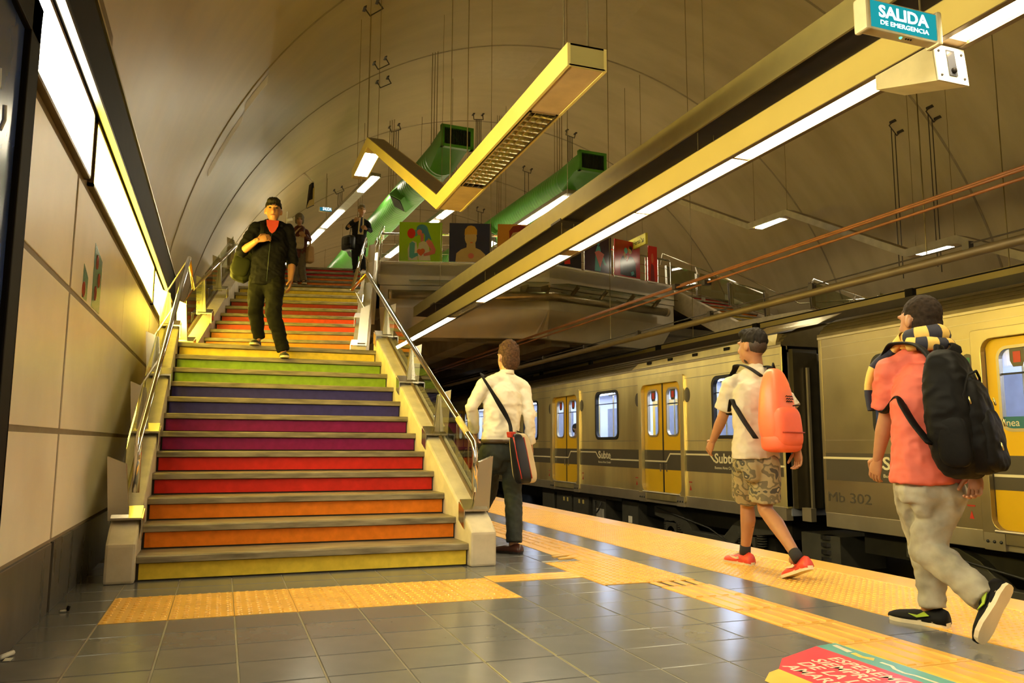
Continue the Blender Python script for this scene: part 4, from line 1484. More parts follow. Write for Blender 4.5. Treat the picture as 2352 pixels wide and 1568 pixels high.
def car(label, y0, y1, doors, wins, texts, number=None, M_ss=M_ss):
    """y0 < y1; doors/wins: lists of (ya, yb)"""
    g = thing('train_car', label, 'train car', (TX + 1.3, (y0 + y1) / 2, -.96), 'cars of the silver train')
    ZT, ZBm = 2.25, 0.12
    DZ0, DZ1 = 0.10, 1.96
    WZ0, WZ1 = 1.05, 1.925
    ops = [(a + .08, c - .08, DZ0, DZ1) for a, c in doors] + [(a, c, WZ0, WZ1) for a, c in wins]
    ysb = sorted(set([y0, y1] + [v for o in ops for v in o[:2]]))
    zsb = sorted(set([ZBm, ZT] + [v for o in ops for v in o[2:]]))
    b = MB()
    for i in range(len(ysb) - 1):
        run = None
        for j in range(len(zsb) - 1):
            yc, zc = (ysb[i] + ysb[i + 1]) / 2, (zsb[j] + zsb[j + 1]) / 2
            if any(o[0] < yc < o[1] and o[2] < zc < o[3] for o in ops):
                if run is not None:
                    b.box((TX, ysb[i], run), (TX + .07, ysb[i + 1], zsb[j]))
                    run = None
            elif run is None:
                run = zsb[j]
        if run is not None:
            b.box((TX, ysb[i], run), (TX + .07, ysb[i + 1], ZT))
    b.build('side_wall', M_ss, g)
    # far side, floor, ceiling, ends
    MB().box((TX + .07, y0, .0), (TX + 2.6, y1, .10)).build('floor_deck', M_ing, g)
    MB().box((TX + 2.54, y0, .1), (TX + 2.6, y1, ZT)).build('far_wall', M_inw, g)
    MB().box((TX + .07, y0, 2.16), (TX + 2.54, y1, 2.2)).build('inner_ceiling', M_inw, g)
    for ye in (y0, y1 - .05):
        MB().box((TX + .07, ye, .1), (TX + .8, ye + .05, 2.2)).build('end_wall', M_ssd, g)
        MB().box((TX + 1.8, ye, .1), (TX + 2.54, ye + .05, 2.2)).build('end_wall', M_ssd, g)
        MB().box((TX - .004, ye, ZBm), (TX + .09, ye + .05, ZT)).build('corner_post', M_ss, g, bevel=.004)
    # sill beam
    MB().box((TX - .012, y0 + .02, -.06), (TX + .1, y1 - .02, .115)).build('sole_bar', M_ssd, g, bevel=.006)
    # roof
    prof = [(0.0, 2.25), (-.012, 2.255), (-.012, 2.30), (.02, 2.305), (.05, 2.345), (.035, 2.352), (.06, 2.362), (.10, 2.395), (.085, 2.402), (.11, 2.412), (.17, 2.445), (.155, 2.452), (.185, 2.46),
            (.30, 2.51), (.7, 2.585), (1.3, 2.61), (1.9, 2.585), (2.3, 2.51), (2.6, 2.3), (2.6, 2.25)]
    b = MB()
    b.prism([(TX + x, y0, z) for x, z in prof], (0, y1 - y0, 0))
    b.build('roof', M_roof, g)
    MB().box((TX - .016, y0, 2.235), (TX + .02, y1, 2.262)).build('gutter', M_ssd, g)
    # panel seams with rivets
    b = MB()
    for z in (1.985, .985, 2.14):
        segs = [(y0, y1)]
        for a, c in doors:
            if z < 2.05:
                segs = [s for q in segs for s in ([(q[0], a - .0), (c + .0, q[1])] if q[0] < a < q[1] else [q])]
        for a, c in segs:
            b.box((TX - .003, a, z - .004), (TX + .001, c, z + .004))
    b.build('panel_seam', M_ssd, g)
    # livery band, in pieces between doors
    cuts = sorted(doors)
    edges = [y0] + [v for d in cuts for v in (d[0], d[1])] + [y1]
    for k in range(0, len(edges), 2):
        a, c = edges[k], edges[k + 1]
        MB().box((TX - .0025, a + .004, .505), (TX + .001, c - .004, .832)).build('livery_band', M_band, g)
    # windows
    for a, c in wins:
        b = MB()
        ring(b, rrect(a - .035, c + .035, WZ0 - .035, WZ1 + .035, .14), rrect(a + .015, c - .015, WZ0 + .015, WZ1 - .015, .11), TX - .014, TX + .05)
        w = b.build('window_frame', M_rub, g)
        b = MB()
        sheet(b, rrect(a + .01, c - .01, WZ0 + .01, WZ1 - .01, .11), TX + .02, TX + .026)
        b.build('window_pane', M_tglass, w)
        MB().box((TX + .03, a + .02, 1.70), (TX + .05, c - .02, 1.715)).build('window_bar', M_rub, w)
    # doors
    for a, c in doors:
        m0 = (a + c) / 2
        b = MB()
        ring(b, rrect(a, c, -.0, 2.06, .03), rrect(a + .11, c - .11, DZ0 + .03, DZ1, .12), TX - .035, TX + .06)
        b.build('door_frame', M_ss, g, bevel=.006)
        b = MB()
        b.tube([(TX - .03, a + .14, .118), (TX - .03, c - .14, .118)], .018, 8)
        for yy in (a + .02, c - .24):
            b.box((TX - .045, yy, -.06), (TX - .01, yy + .22, .10))
        b.build('door_sill', M_ssd, g)
        for yy in (a + .06, a + .13, a + .2, c - .2, c - .13, c - .06):
            MB().ball((TX - .046, yy, .02), .016, 8, 6).build('bolt', M_rub, g)
        for s0, s1, hy in ((a + .115, m0 - .008, m0 - .10), (m0 + .008, c - .115, m0 + .10)):
            wy0, wy1 = s0 + .13, s1 - .13
            b = MB()
            o = rrect(s0, s1, DZ0 + .02, DZ1 + .01, .02)
            i = rrect(wy0, wy1, 1.075, 1.86, .10)
            ring(b, o, i, TX + .03, TX + .065)
            leaf = b.build('door_leaf', M_door, g)
            b = MB()
            ring(b, rrect(wy0 - .018, wy1 + .018, 1.057, 1.878, .115), rrect(wy0 + .012, wy1 - .012, 1.087, 1.848, .09), TX + .02, TX + .07)
            b.build('leaf_window_frame', M_ssd, leaf)
            b = MB()
            sheet(b, rrect(wy0, wy1, 1.075, 1.86, .10), TX + .042, TX + .047)
            b.build('leaf_pane', M_tglass, leaf)
            b = MB()
            mc = (wy0 + wy1) / 2
            sheet(b, [(mc - .075, 1.86), (mc - .075, 1.73), (mc - .045, 1.67), (mc + .045, 1.67), (mc + .075, 1.73), (mc + .075, 1.86)], TX + .036, TX + .040)
            b.build('leaf_sticker', M_band, leaf)
            MB().box((TX + .033, mc - .038, 1.71), (TX + .037, mc + .038, 1.815)).build('leaf_symbol', M_sign_r, leaf)
            MB().box((TX + .043, wy0, 1.60), (TX + .055, wy1, 1.618)).build('leaf_bar', M_rub, leaf)
            MB().box((TX + .026, s0, .505), (TX + .031, s1, .832)).build('leaf_band', M_band, leaf)
            b = MB()
            ring(b, rrect(hy - .016, hy + .016, .47, .60, .01, 2), rrect(hy - .009, hy + .009, .48, .59, .006, 2), TX + .02, TX + .03)
            b.build('leaf_handle', M_ssd, leaf)
        MB().box((TX + .024, m0 - .018, DZ0 + .02), (TX + .05, m0 + .018, DZ1)).build('door_gasket', M_rub, g)
        # red floor-level marks, round notice
        for yy in (a - .16, c + .09):
            if y0 < yy < y1 - .1:
                b = MB()
                b.box((TX - .004, yy, .33), (TX - .001, yy + .09, .345))
                sheet(b, [(yy + .02, .21), (yy + .07, .21), (yy + .045, .29)], TX - .004, TX - .001)
                b.build('red_mark', M_sign_r, g)
        for yy in (a - .07, c + .07):
            if y0 + .1 < yy < y1 - .1:
                b = MB()
                sheet(b, [(yy + .085 * cos(k * pi / 10), 1.72 + .12 * sin(k * pi / 10)) for k in range(20)], TX - .004, TX - .001)
                b.build('round_notice', M_band, g)
    # cream line with its steps, following the band
    H, L = .772, .642
    th = .013

    def seg(ya, za, yb, zb, x=TX - .004):
        b = MB()
        b.bar((x, ya, za), (x, yb, zb), .003, th * 2, up=(0, -(zb - za), (yb - ya)) if ya != yb else (0, 1, 0))
        b.build('cream_line', M_line, g)
    for (ta, tb, da, dc) in texts:
        # da..dc: door to the right (nearer) ; ta..tb text from left (ta) to right (tb), ta > tb
        seg(da, H, ta + .11, H)
        seg(ta + .11, H, ta + .0, .675)
        seg(tb, L, dc, L)
    for a, c in doors:
        m0 = (a + c) / 2
        x = TX + .024
        seg(c - .12, L, m0 - .10, L, x)
        seg(m0 - .10, L, m0 - .22, H, x)
        seg(m0 - .22, H, a + .12, H, x)
    for (ta, tb, da, dc) in texts:
        lettering('letters', 'Subte', .20, (TX - .003, ta, .655), (0, -1, 0), (0, 0, 1), M_line, g, width=ta - tb, bold=.004)
        lettering('letters', 'Buenos Aires Ciudad', .055, (TX - .003, ta, .565), (0, -1, 0), (0, 0, 1), M_line, g, width=ta - tb)
    if number:
        lettering('letters', number[0].split()[0], .165, (TX - .003, number[1], .25), (0, -1, 0), (0, 0, 1), M_band, g, width=.27)
        lettering('letters', number[0].split()[1], .165, (TX - .003, number[1] - .36, .25), (0, -1, 0), (0, 0, 1), M_band, g, width=.33)
    # interior
    n = int((y1 - y0) / 1.6)
    for k in range(n):
        ya = y0 + (y1 - y0) * k / n + .1
        for x in (.75, 1.7):
            MB().box((TX + x, ya, 2.13), (TX + x + .16, ya + 1.3, 2.155)).build('ceiling_tube', E_train, g)
    for a, c in doors:
        for yy in (a - .05, c + .05, (a + c) / 2):
            if y0 + .2 < yy < y1 - .2:
                MB().tube([(TX + .75, yy, .1), (TX + .75, yy, 2.15)], .018, 8).build('grab_pole', M_steel, g)
    edges2 = [y0 + .2] + [v for d in cuts for v in (d[0] - .1, d[1] + .1)] + [y1 - .2]
    for k in range(0, len(edges2), 2):
        a, c = edges2[k], edges2[k + 1]
        if c - a > .8:
            MB().box((TX + 2.05, a, .5), (TX + 2.5, c, .56)).build('bench_seat', M_seat, g)
            MB().box((TX + 2.42, a, .561), (TX + 2.5, c, 1.05)).build('bench_back', M_seat, g)
            MB().box((TX + .09, a, .5), (TX + .5, c, .56)).build('bench_seat', M_seat, g)
            MB().box((TX + 2.52, a + .25, 1.1), (TX + 2.535, c - .25, 1.85)).build('far_window', M_ing, g)
            MB().tube([(TX + .62, a, 1.95), (TX + .62, c, 1.95)], .015, 8).build('grab_rail', M_steel, g)
    for a, c in doors:
        MB().box((TX + 2.52, a + .15, .1), (TX + 2.535, c - .15, 1.95)).build('far_door', M_door, g)
        for ya in (a + .3, c - .65):
            MB().box((TX + 2.50, ya, 1.1), (TX + 2.52, ya + .35, 1.8)).build('far_window', M_ing, g)
    # underframe
    MB().box((TX + .3, y0 + .3, -.35), (TX + 2.3, y1 - .3, 0)).build('underframe', M_under2, g)
    return g


def bogie(g, yc):
    """frame, wheels and axle boxes under a car"""
    x = TX + .18
    P = [(1.62, -.14), (1.62, -.30), (1.30, -.34), (1.12, -.36), (.98, -.34), (.80, -.44), (.52, -.66), (-.52, -.66), (-.80, -.44), (-.98, -.34), (-1.12, -.36), (-1.30, -.34), (-1.62, -.30), (-1.62, -.14),
         (-1.35, -.10), (-.95, -.12), (-.70, -.22), (-.42, -.45), (.42, -.45), (.70, -.22), (.95, -.12), (1.35, -.10)]
    b = MB()
    b.prism([(x, yc + a, z) for a, z in P], (.14, 0, 0))
    f = b.build('bogie_frame', M_ubox, g, bevel=.01)
    for s in (-1.05, 1.05):
        b = MB()
        b.tube([(x + .16, yc + s, -.56), (x + .30, yc + s, -.56)], .40, 28)
        b.build('wheel', M_under2, f)
        b = MB()
        b.tube([(x - .02, yc + s, -.56), (x + .2, yc + s, -.56)], .13, 16)
        b.cbox((x + .06, yc + s, -.45), (.16, .34, .14))
        b.build('axle_box', M_ubox, f)
        MB().tube([(x - .035, yc + s, -.56), (x - .015, yc + s, -.56)], .055, 14).build('axle_cap', M_hub, f)
        for q in (-.22, .22):
            b = MB()
            for k in range(5):
                b.tube([(x + .06, yc + s + q, -.50 + .035 * k), (x + .06, yc + s + q, -.485 + .035 * k)], .07, 12)
            b.build('spring', M_ubox, f)
    MB().tube([(x - .02, yc + 1.5, -.16), (x - .02, yc - .1, -.36), (x - .02, yc - .9, -.62)], .012, 6).build('cable', M_under2, f)
    MB().cbox((x + .05, yc, -.80), (.05, 1.5, .04)).build('brake_bar', M_ubox, f)


carA = car('silver train car with two yellow double doors beyond the empty track', 8.75, 25.6,
           [(11.17, 12.67), (15.2, 16.75), (19.3, 20.85), (23.2, 24.6)], [(9.44, 10.37), (13.51, 14.44), (17.6, 18.5), (21.6, 22.5)],
           [(10.38, 9.86, 11.17, 8.77), (14.36, 13.83, 15.2, 12.67), (18.4, 17.88, 19.3, 16.75), (22.4, 21.9, 23.2, 20.85)])
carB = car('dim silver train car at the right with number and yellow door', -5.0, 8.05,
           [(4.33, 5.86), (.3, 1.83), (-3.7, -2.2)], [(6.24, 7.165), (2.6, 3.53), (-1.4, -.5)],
           [(7.10, 6.55, 8.04, 5.86), (3.4, 2.9, 4.33, 1.83)], number=('Mb 302', 8.0), M_ss=mat('train_stainless_shaded', (0.36, 0.30, 0.18), rough=0.34, metal=0.85, var=0.12, scale=1.5, bump=0.2, bscale=2, rvar=0.08))  # darker copy of the steel: the dark it reflects is put into the colour
carC = car('far silver train car half hidden behind the stair', 26.3, 40, [(28.5, 30), (32.5, 34)], [(30.8, 31.7), (26.9, 27.8)], [])
bogie(carA, 10.9)
bogie(carA, 22.8)
bogie(carB, 5.4)
# equipment boxes under the far car
for i, (a, c, z0, z1) in enumerate(((16.9, 17.6, -.75, -.05), (15.95, 16.75, -.78, -.08), (15.1, 15.85, -.78, -.08), (14.3, 14.9, -.9, -.1), (13.0, 13.62, -.95, -.12))):
    MB().box((TX + .12, a, z0), (TX + .8, c, z1)).build('equipment_box', M_ubox, carA, bevel=.01)
b = MB()
for k in range(7):
    b.box((TX + .112, 14.38 + .05 * k, -.62), (TX + .118, 14.40 + .05 * k, -.34))
b.build('warning_bars', M_white, carA)
b = MB()
for y in (15.3, 15.5, 16.1, 16.3):
    b.box((TX + .112, y, -.30), (TX + .119, y + .07, -.22))
b.build('label_plates', M_yellow, carA)
b = MB().box((TX + .112, 13.22, -.5), (TX + .118, 13.36, -.38)).box((TX + .112, 13.22, -.60), (TX + .118, 13.36, -.54))
b.build('label_plates', M_white, carA)
b = MB()
b.tube([(TX + .1, 14.72, -.2), (TX + .06, 14.66, -.36), (TX + .06, 14.58, -.42), (TX + .06, 14.5, -.36), (TX + .1, 14.44, -.2)], .015, 8)
b.build('hose', M_rub, carA, smooth=True)
MB().box((TX + .1, 13.6, -.14), (TX + .16, 17.5, -.08)).build('frame_rail', M_ubox, carA)
# roof cowl at the end of the far car
b = MB()
b.prism([(TX - .02, 8.85, 2.27), (TX - .02, 12.9, 2.27), (TX + .0, 12.7, 2.36), (TX + .0, 9.35, 2.39), (TX + .0, 9.1, 2.42), (TX + .02, 8.85, 2.42)], (.30, 0, .02))
b.build('roof_cowl', M_ss, carA)
for y in (9.9, 10.75, 11.5, 12.2):
    MB().box((TX - .03, y, 2.315), (TX + .0, y + .13, 2.36)).build('cowl_vent', M_black, carA)
b = MB()
b.prism([(TX + .0, 8.05, 2.44), (TX + .0, 9.2, 2.44), (TX + .25, 9.5, 2.56), (TX + .3, 8.05, 2.56)], (.1, 0, .05))
b.build('roof_cowl', M_ss, carA)
# gangway between the cars
g = thing('gangway', 'dark ribbed bellows between the two train cars', 'gangway', (TX + 1.3, 8.4, 0))
for k in range(8):
    y = 8.10 + .08 * k
    rr = rrect(TX + .55 if k % 2 else TX + .50, TX + 2.1 if k % 2 else TX + 2.15, .1 if k % 2 else .05, 2.10 if k % 2 else 2.15, .15)
    b = MB()
    inner = rrect(TX + .72, TX + 1.95, .2, 2.0, .1)
    L = [[Vector((p, y, q)) for p, q in rr], [Vector((p, y + .075, q)) for p, q in rr], [Vector((p, y + .075, q)) for p, q in inner], [Vector((p, y, q)) for p, q in inner]]
    L.append(L[0])
    b.loft(L, cap=False)
    b.build('bellow_rib', M_rub, g)
MB().box((TX + .10, 8.66, .1), (TX + .5, 8.74, 2.2)).build('end_panel', mat('gangway_dark', (0.06, 0.048, 0.025), rough=.4, metal=.5), g)
MB().bar((TX + .30, 8.62, .1), (TX + .30, 8.62, 1.95), .035, .035).build('hand_bar', M_ssd, g)
MB().box((TX + .2, 8.05, -.6), (TX + .9, 8.75, -.2)).build('coupler', M_ubox, g)
MB().box((TX + .12, 8.45, -.05), (TX + .2, 8.62, .12)).build('step', M_ssd, g)
b = MB()
for k in range(5):
    b.tube([(TX + .25, 8.30, -.2 - .09 * k), (TX + .25, 8.30, -.25 - .09 * k)], .1, 12)
b.build('hose', M_rub, g)

# notices on the near car: access symbol beside the door and a strip on the door glass
MB().box((TX - .005, 5.90, 1.66), (TX - .002, 6.06, 1.80)).build('access_sign', mat('sign_green', (.02, .14, .06), rough=.4), carB)
b = MB()
b.ball((TX - .006, 5.985, 1.775), (.002, .011, .011), 10, 8)
b.bar((TX - .006, 5.985, 1.755), (TX - .006, 5.975, 1.715), .003, .012, up=(0, 1, 0))
b.tube([(TX - .006, 5.975 + .024 * cos(a * pi / 6), 1.70 + .024 * sin(a * pi / 6)) for a in range(13)], .003, 6)
b.build('access_symbol', M_white, carB)
for ya in (4.55, 5.25):
    MB().box((TX + .0405, ya, 1.085), (TX + .0415, ya + .42, 1.20)).build('glass_strip', mat('strip_teal', (.02, .13, .14), rough=.3), carB)
lettering('letters', 'Línea', .10, (TX + .040, 5.66, 1.11), (0, -1, 0), (0, 0, 1), M_line, carB, extrude=.0004)

# ================================================================== PAINTINGS on the mezzanine edge
def flat(col, name):
    return mat('print_' + name, col, rough=0.16, var=0.04, scale=4)


PC = {'lime': (.30, .50, .02), 'navy': (.030, .036, .105), 'ochre': (.55, .30, .07), 'sand': (.50, .36, .18), 'orange': (.55, .24, .05), 'dark': (.022, .018, .028), 'plum': (.05, .025, .05),
      'red': (.42, .018, .02), 'scarlet': (.60, .03, .02), 'pink': (.60, .17, .16), 'teal': (.09, .34, .36), 'sky': (.06, .22, .42), 'cream': (.60, .54, .42), 'wine': (.22, .03, .03),
      'black': (.012, .011, .014), 'white': (.65, .62, .55), 'coral': (.62, .12, .05)}


def ell(cx, cy, rx, ry, n=18):
    return [(cx + rx * cos(2 * pi * k / n), cy + ry * sin(2 * pi * k / n)) for k in range(n)]


ART = [
    ('square lime green painting of two embracing figures, nearest the stair', 'lime', [
        ('cream', [(.22, .02), (.20, .30), (.24, .46), (.32, .52), (.40, .48), (.43, .30), (.44, .02)]), ('teal', ell(.38, .72, .055, .085)), ('scarlet', ell(.28, .71, .095, .13)),
        ('teal', [(.24, .45), (.30, .50), (.37, .46), (.36, .20), (.46, .12), (.58, .13), (.59, .20), (.50, .22), (.44, .14), (.30, .06), (.24, .10)]),
        ('cream', [(.46, .46), (.55, .52), (.64, .50), (.70, .36), (.74, .02), (.46, .02), (.43, .25)]), ('sky', ell(.53, .83, .13, .115)),
        ('sky', [(.56, .90), (.65, .88), (.69, .74), (.76, .54), (.68, .60), (.64, .50), (.60, .50), (.60, .66), (.56, .74)]), ('pink', ell(.47, .74, .06, .075)), ('pink', [(.49, .70), (.57, .72), (.57, .52), (.50, .50)]),
        ('pink', [(.62, .52), (.70, .56), (.77, .50), (.86, .30), (.84, .20), (.70, .15), (.58, .13), (.57, .19), (.70, .24), (.75, .30), (.67, .42)]), ('coral', ell(.47, .25, .055, .06)), ('coral', ell(.55, .26, .055, .06)),
        ('coral', [(.42, .22), (.60, .23), (.51, .13)])]),
    ('square navy blue painting of a bare shouldered figure', 'navy', [
        ('sand', [(.15, .0), (.17, .22), (.28, .32), (.42, .38), (.60, .38), (.74, .32), (.86, .20), (.88, .0)]), ('sand', [(.42, .55), (.62, .55), (.63, .34), (.41, .34)]), ('sand', ell(.51, .63, .145, .21)),
        ('ochre', [(.36, .68), (.37, .84), (.44, .93), (.52, .945), (.60, .92), (.66, .83), (.66, .70), (.62, .72), (.40, .71)]), ('pink', ell(.52, .16, .07, .07)), ('coral', ell(.53, .50, .035, .012))]),
    ('square orange painting of a face with a dark moustache', 'orange', [
        ('sand', [(.30, .0), (.33, .35), (.66, .35), (.70, .0)]), ('sand', ell(.50, .55, .22, .33)), ('wine', [(.28, .62), (.27, .82), (.36, .95), (.55, .99), (.72, .92), (.76, .72), (.70, .58), (.69, .74), (.55, .82), (.36, .78)]),
        ('wine', [(.40, .43), (.50, .47), (.62, .43), (.64, .38), (.50, .41), (.38, .38)]), ('teal', [(.70, .2), (.78, .5), (.86, .42), (.82, .12)]), ('scarlet', [(.25, .3), (.32, .25), (.36, .05), (.30, .12)])]),
    ('dark painting with a red figure, behind the lit channel', 'dark', [
        ('scarlet', [(.42, .05), (.40, .30), (.52, .42), (.66, .45), (.72, .30), (.60, .24), (.62, .08)]), ('black', ell(.75, .45, .16, .22)), ('teal', [(.18, .30), (.34, .38), (.34, .24), (.2, .2)])]),
    ('dark purple painting of a slim teal figure', 'plum', [
        ('teal', [(.36, .02), (.38, .30), (.40, .55), (.46, .70), (.56, .70), (.60, .55), (.72, .40), (.80, .22), (.74, .2), (.62, .36), (.58, .02)]), ('teal', ell(.50, .80, .055, .09)),
        ('coral', [(.42, .88), (.47, .97), (.55, .90), (.52, .86)]), ('pink', [(.36, .52), (.52, .58), (.72, .50), (.56, .12)])]),
    ('red painting of two dark suited figures face to face', 'red', [
        ('black', [(.22, .04), (.22, .42), (.30, .56), (.42, .58), (.48, .40), (.46, .02)]), ('black', [(.46, .02), (.48, .42), (.58, .58), (.72, .56), (.82, .40), (.84, .02)]), ('teal', ell(.44, .72, .07, .085)),
        ('ochre', ell(.60, .74, .075, .10)), ('black', [(.56, .80), (.60, .88), (.68, .84), (.69, .70), (.65, .76)]), ('cream', [(.44, .58), (.50, .60), (.47, .46)]), ('ochre', [(.34, .62), (.40, .68), (.44, .52), (.40, .48)]),
        ('teal', [(.62, .14), (.72, .18), (.76, .10), (.66, .05)])]),
    ('narrow bright red painting beside the far stair', 'scarlet', [('wine', [(.2, .0), (.3, .5), (.6, .45), (.7, .0)]), ('coral', ell(.45, .65, .14, .14))]),
]


def on_plane(px, py, P, n):
    d = ray(px, py)
    return CAM + d * ((P - CAM).dot(n) / d.dot(n))


def painting(i, P, n, pxl, pxr, pyt, pyb, pym):
    label, bg, shapes = ART[i]
    P0 = P + n * .03
    a = on_plane(pxl, pym, P0, n)
    c = on_plane(pxr, pym, P0, n)
    z0, z1 = ZM + .075, ZM + .075 + .90
    u = Vector((c.x - a.x, c.y - a.y, 0))
    g = thing('painting', label, 'painting', (a.x, a.y, z0), 'paintings along the mezzanine edge')
    o = Vector((a.x, a.y, z0))
    upv = Vector((0, 0, z1 - z0))
    MB().prism([o, o + u, o + u + upv, o + upv], -n * .02).build('board', flat(PC[bg], bg), g)
    for k, (cn, pts) in enumerate(shapes):
        b = MB()
        b.prism([o + u * x + upv * y for x, y in pts], n * (.0012 * (k + 1)))
        b.build('painted_shape', flat(PC[cn], cn), g)
    for t in (0.0, 1.0):
        q = o + u * t
        MB().bar(q - n * .025, q - n * .025 + upv * .8, .02, .02, up=n).build('edge_bracket', M_steel, g)
    MB().bar(o - n * .02 + Vector((0, 0, -.03)), o + u - n * .02 + Vector((0, 0, -.03)), .05, .035).build('base_ledge', M_white, g)
    return g


painting(0, ML, nA, 917, 1015, 517, 605, 560)
painting(1, ML, nA, 1032, 1128, 518, 607, 562)
painting(2, ML, nA, 1143, 1240, 520, 608, 565)
painting(3, MK, nB, 1268, 1335, 527, 628, 578)
painting(4, MK, nB, 1344, 1404, 557, 643, 600)
painting(5, MK, nB, 1412, 1470, 567, 655, 610)
painting(6, MK, nB, 1490, 1510, 612, 660, 636)

# ================================================================== FLOOR STICKER, LITTER
g = thing('floor_sticker', 'pink and teal notice stuck on the floor beside the guide band', 'sticker', (2.4, 2.4, 0))
M_pinks = mat('sticker_pink', (0.62, 0.055, 0.085), rough=0.3, var=0.04)
M_teals = mat('sticker_teal', (0.10, 0.32, 0.30), rough=0.3, var=0.04)
M_stw = mat('sticker_white', (0.70, 0.55, 0.42), rough=0.35)
M_sty = mat('sticker_yellow', (0.70, 0.45, 0.07), rough=0.35)


def fpoly(pts, z, nm, m, h=.0012):
    MB().prism([(x, y, z) for x, y in pts], (0, 0, h)).build(nm, m, g)


Y1 = 3.135
fpoly([(2.745, Y1), (2.745, 1.35), (2.620, 1.35), (2.620, Y1 - .02)], .0015, 'teal_strip', M_teals)
fpoly([(2.620, Y1 - .02), (2.620, 1.35), (2.210, 1.35), (2.210, 2.86), (2.330, 2.99)], .0015, 'pink_field', M_pinks)
fpoly([(2.210, 2.86), (2.210, 1.35), (2.050, 1.35), (2.050, 2.74), (2.140, 2.83)], .0015, 'yellow_strip', M_sty)
for k, t in enumerate(('ESPEREMOS', 'SIEMPRE DETRÁS', 'DE LA LÍNEA', 'AMARILLA')):
    lettering('letters', t, .092, (2.515 - .088 * k, 2.93 - .02 * k + (.0 if k < 1 else .02), .0027), (0, -1, 0), (1, 0, 0), M_stw, g, extrude=.0003, bold=0.0015, spacing=1.02)
fpoly([(2.725, 3.10), (2.700, 3.10), (2.675, 2.98), (2.705, 2.98)], .0028, 'teal_mark', M_stw, .0006)
fpoly([(2.705, 2.96), (2.690, 2.90), (2.715, 2.86), (2.680, 2.83), (2.665, 2.90), (2.675, 2.96)], .0028, 'teal_mark', M_sty, .0006)
b = MB()
pl = [(2.690, 2.80), (2.690, 2.74), (2.665, 2.70), (2.655, 2.64), (2.670, 2.60), (2.670, 1.6)]
for p, q in zip(pl[:-1], pl[1:]):
    b.bar((p[0], p[1], .003), (q[0], q[1], .003), .014, .0008)
b.build('white_line', M_stw, g)
fpoly([(2.745, 2.45), (2.745, 2.20), (2.720, 2.20), (2.720, 2.45)], .0028, 'red_mark', M_pinks, .0006)
g = thing('cigarette_end', 'crushed cigarette end lying near the baseboard', 'litter', (-.77, 5.06, 0))
MB().tube([(-.79, 5.05, .008), (-.76, 5.06, .009)], .006, 8).build('filter', M_white, g, smooth=True)
MB().tube([(-.755, 5.062, .006), (-.748, 5.066, .03)], .009, 8).build('ash_tip', M_black, g, smooth=True)
g = thing('paper_scrap', 'scrap of white paper on the floor against the wall', 'litter', (-.84, 4.1, 0))
b = MB()
b.tube([(-.845, 4.05, .012), (-.815, 4.13, .012)], .011, 8)
b.build('roll', M_white, g, smooth=True)
MB().box((-.83, 4.02, .001), (-.80, 4.07, .004)).build('flap', M_white, g)

# ================================================================== PEOPLE: builders
UP = Vector((0, 0, 1))


def sp(v, e):
    return math.copysign(abs(v) ** e, v)


def soft_box(b, c, size, M=None, p=4.0, nu=28, nv=18, taper=None):
    """rounded box (superellipsoid); taper(z01) scales x,y along its height"""
    e = 2.0 / p
    rings = []
    c = Vector(c)
    for i in range(nv + 1):
        th = -pi / 2 + pi * i / nv
        R = []
        zz = sp(sin(th), e)
        k = max(.02, abs(cos(th)) ** e) if 0 < i < nv else .02
        t = taper((zz + 1) / 2) if taper else (1, 1)
        for j in range(nu):
            ph = 2 * pi * j / nu
            q = Vector((size[0] / 2 * k * sp(cos(ph), e) * t[0], size[1] / 2 * k * sp(sin(ph), e) * t[1], size[2] / 2 * zz))
            if len(t) > 2:
                q.y += t[2]
            R.append(c + (M @ q if M is not None else q))
        rings.append(R)
    return b.loft(rings)


def remesh(name, mb, mats, parent, voxel=0.008, smooth=4, disp=None, extra=None, fac=0.5):
    """weld overlapping volumes into one continuous smooth surface"""
    me = mb.mesh('tmp', [])
    me.materials.clear()
    o = bpy.data.objects.new('tmp', me)
    COL.objects.link(o)
    r = o.modifiers.new('r', 'REMESH')
    r.mode = 'VOXEL'
    r.voxel_size = voxel
    s = o.modifiers.new('s', 'SMOOTH')
    s.factor = fac
    s.iterations = smooth
    dg = bpy.context.evaluated_depsgraph_get()
    m2 = bpy.data.meshes.new_from_object(o.evaluated_get(dg))
    bpy.data.objects.remove(o)
    bpy.data.meshes.remove(me)
    if disp:
        ns = [v.normal.copy() for v in m2.vertices]
        for v, n in zip(m2.vertices, ns):
            v.co = v.co + n * disp(v.co, n)
    if extra is not None:
        bm = bmesh.new()
        bm.from_mesh(m2)
        t = extra.mesh('tmp2', [])
        bm.from_mesh(t)
        bm.to_mesh(m2)
        bm.free()
        bpy.data.meshes.remove(t)
    m2.name = name
    m2.materials.clear()
    for x in (mats if isinstance(mats, (list, tuple)) else [mats]):
        m2.materials.append(x)
    m2.polygons.foreach_set('use_smooth', [True] * len(m2.polygons))
    m2.update()
    return link(name, m2, parent)


def folds(amp, sc=(9, 9, 14), seed=0.0, fine=.35):
    def f(p, n):
        q = Vector((p.x * sc[0] + seed, p.y * sc[1] + seed * 2, p.z * sc[2]))
        a = noise.noise(q)
        r = 1 - abs(noise.noise(Vector((q.x * 1.3 + q.z * .6, q.y * 1.3 + q.z * .5, q.z * .9)) + Vector((7, 3, 1))) * 2.2)
        return amp * (.6 * a + .6 * r - .3 + fine * noise.noise(q * 3.1))
    return f


def person_axes(J, face):
    f = Vector((face[0], face[1], 0)).normalized()
    s = Vector((f.y, -f.x, 0))
    return f, s


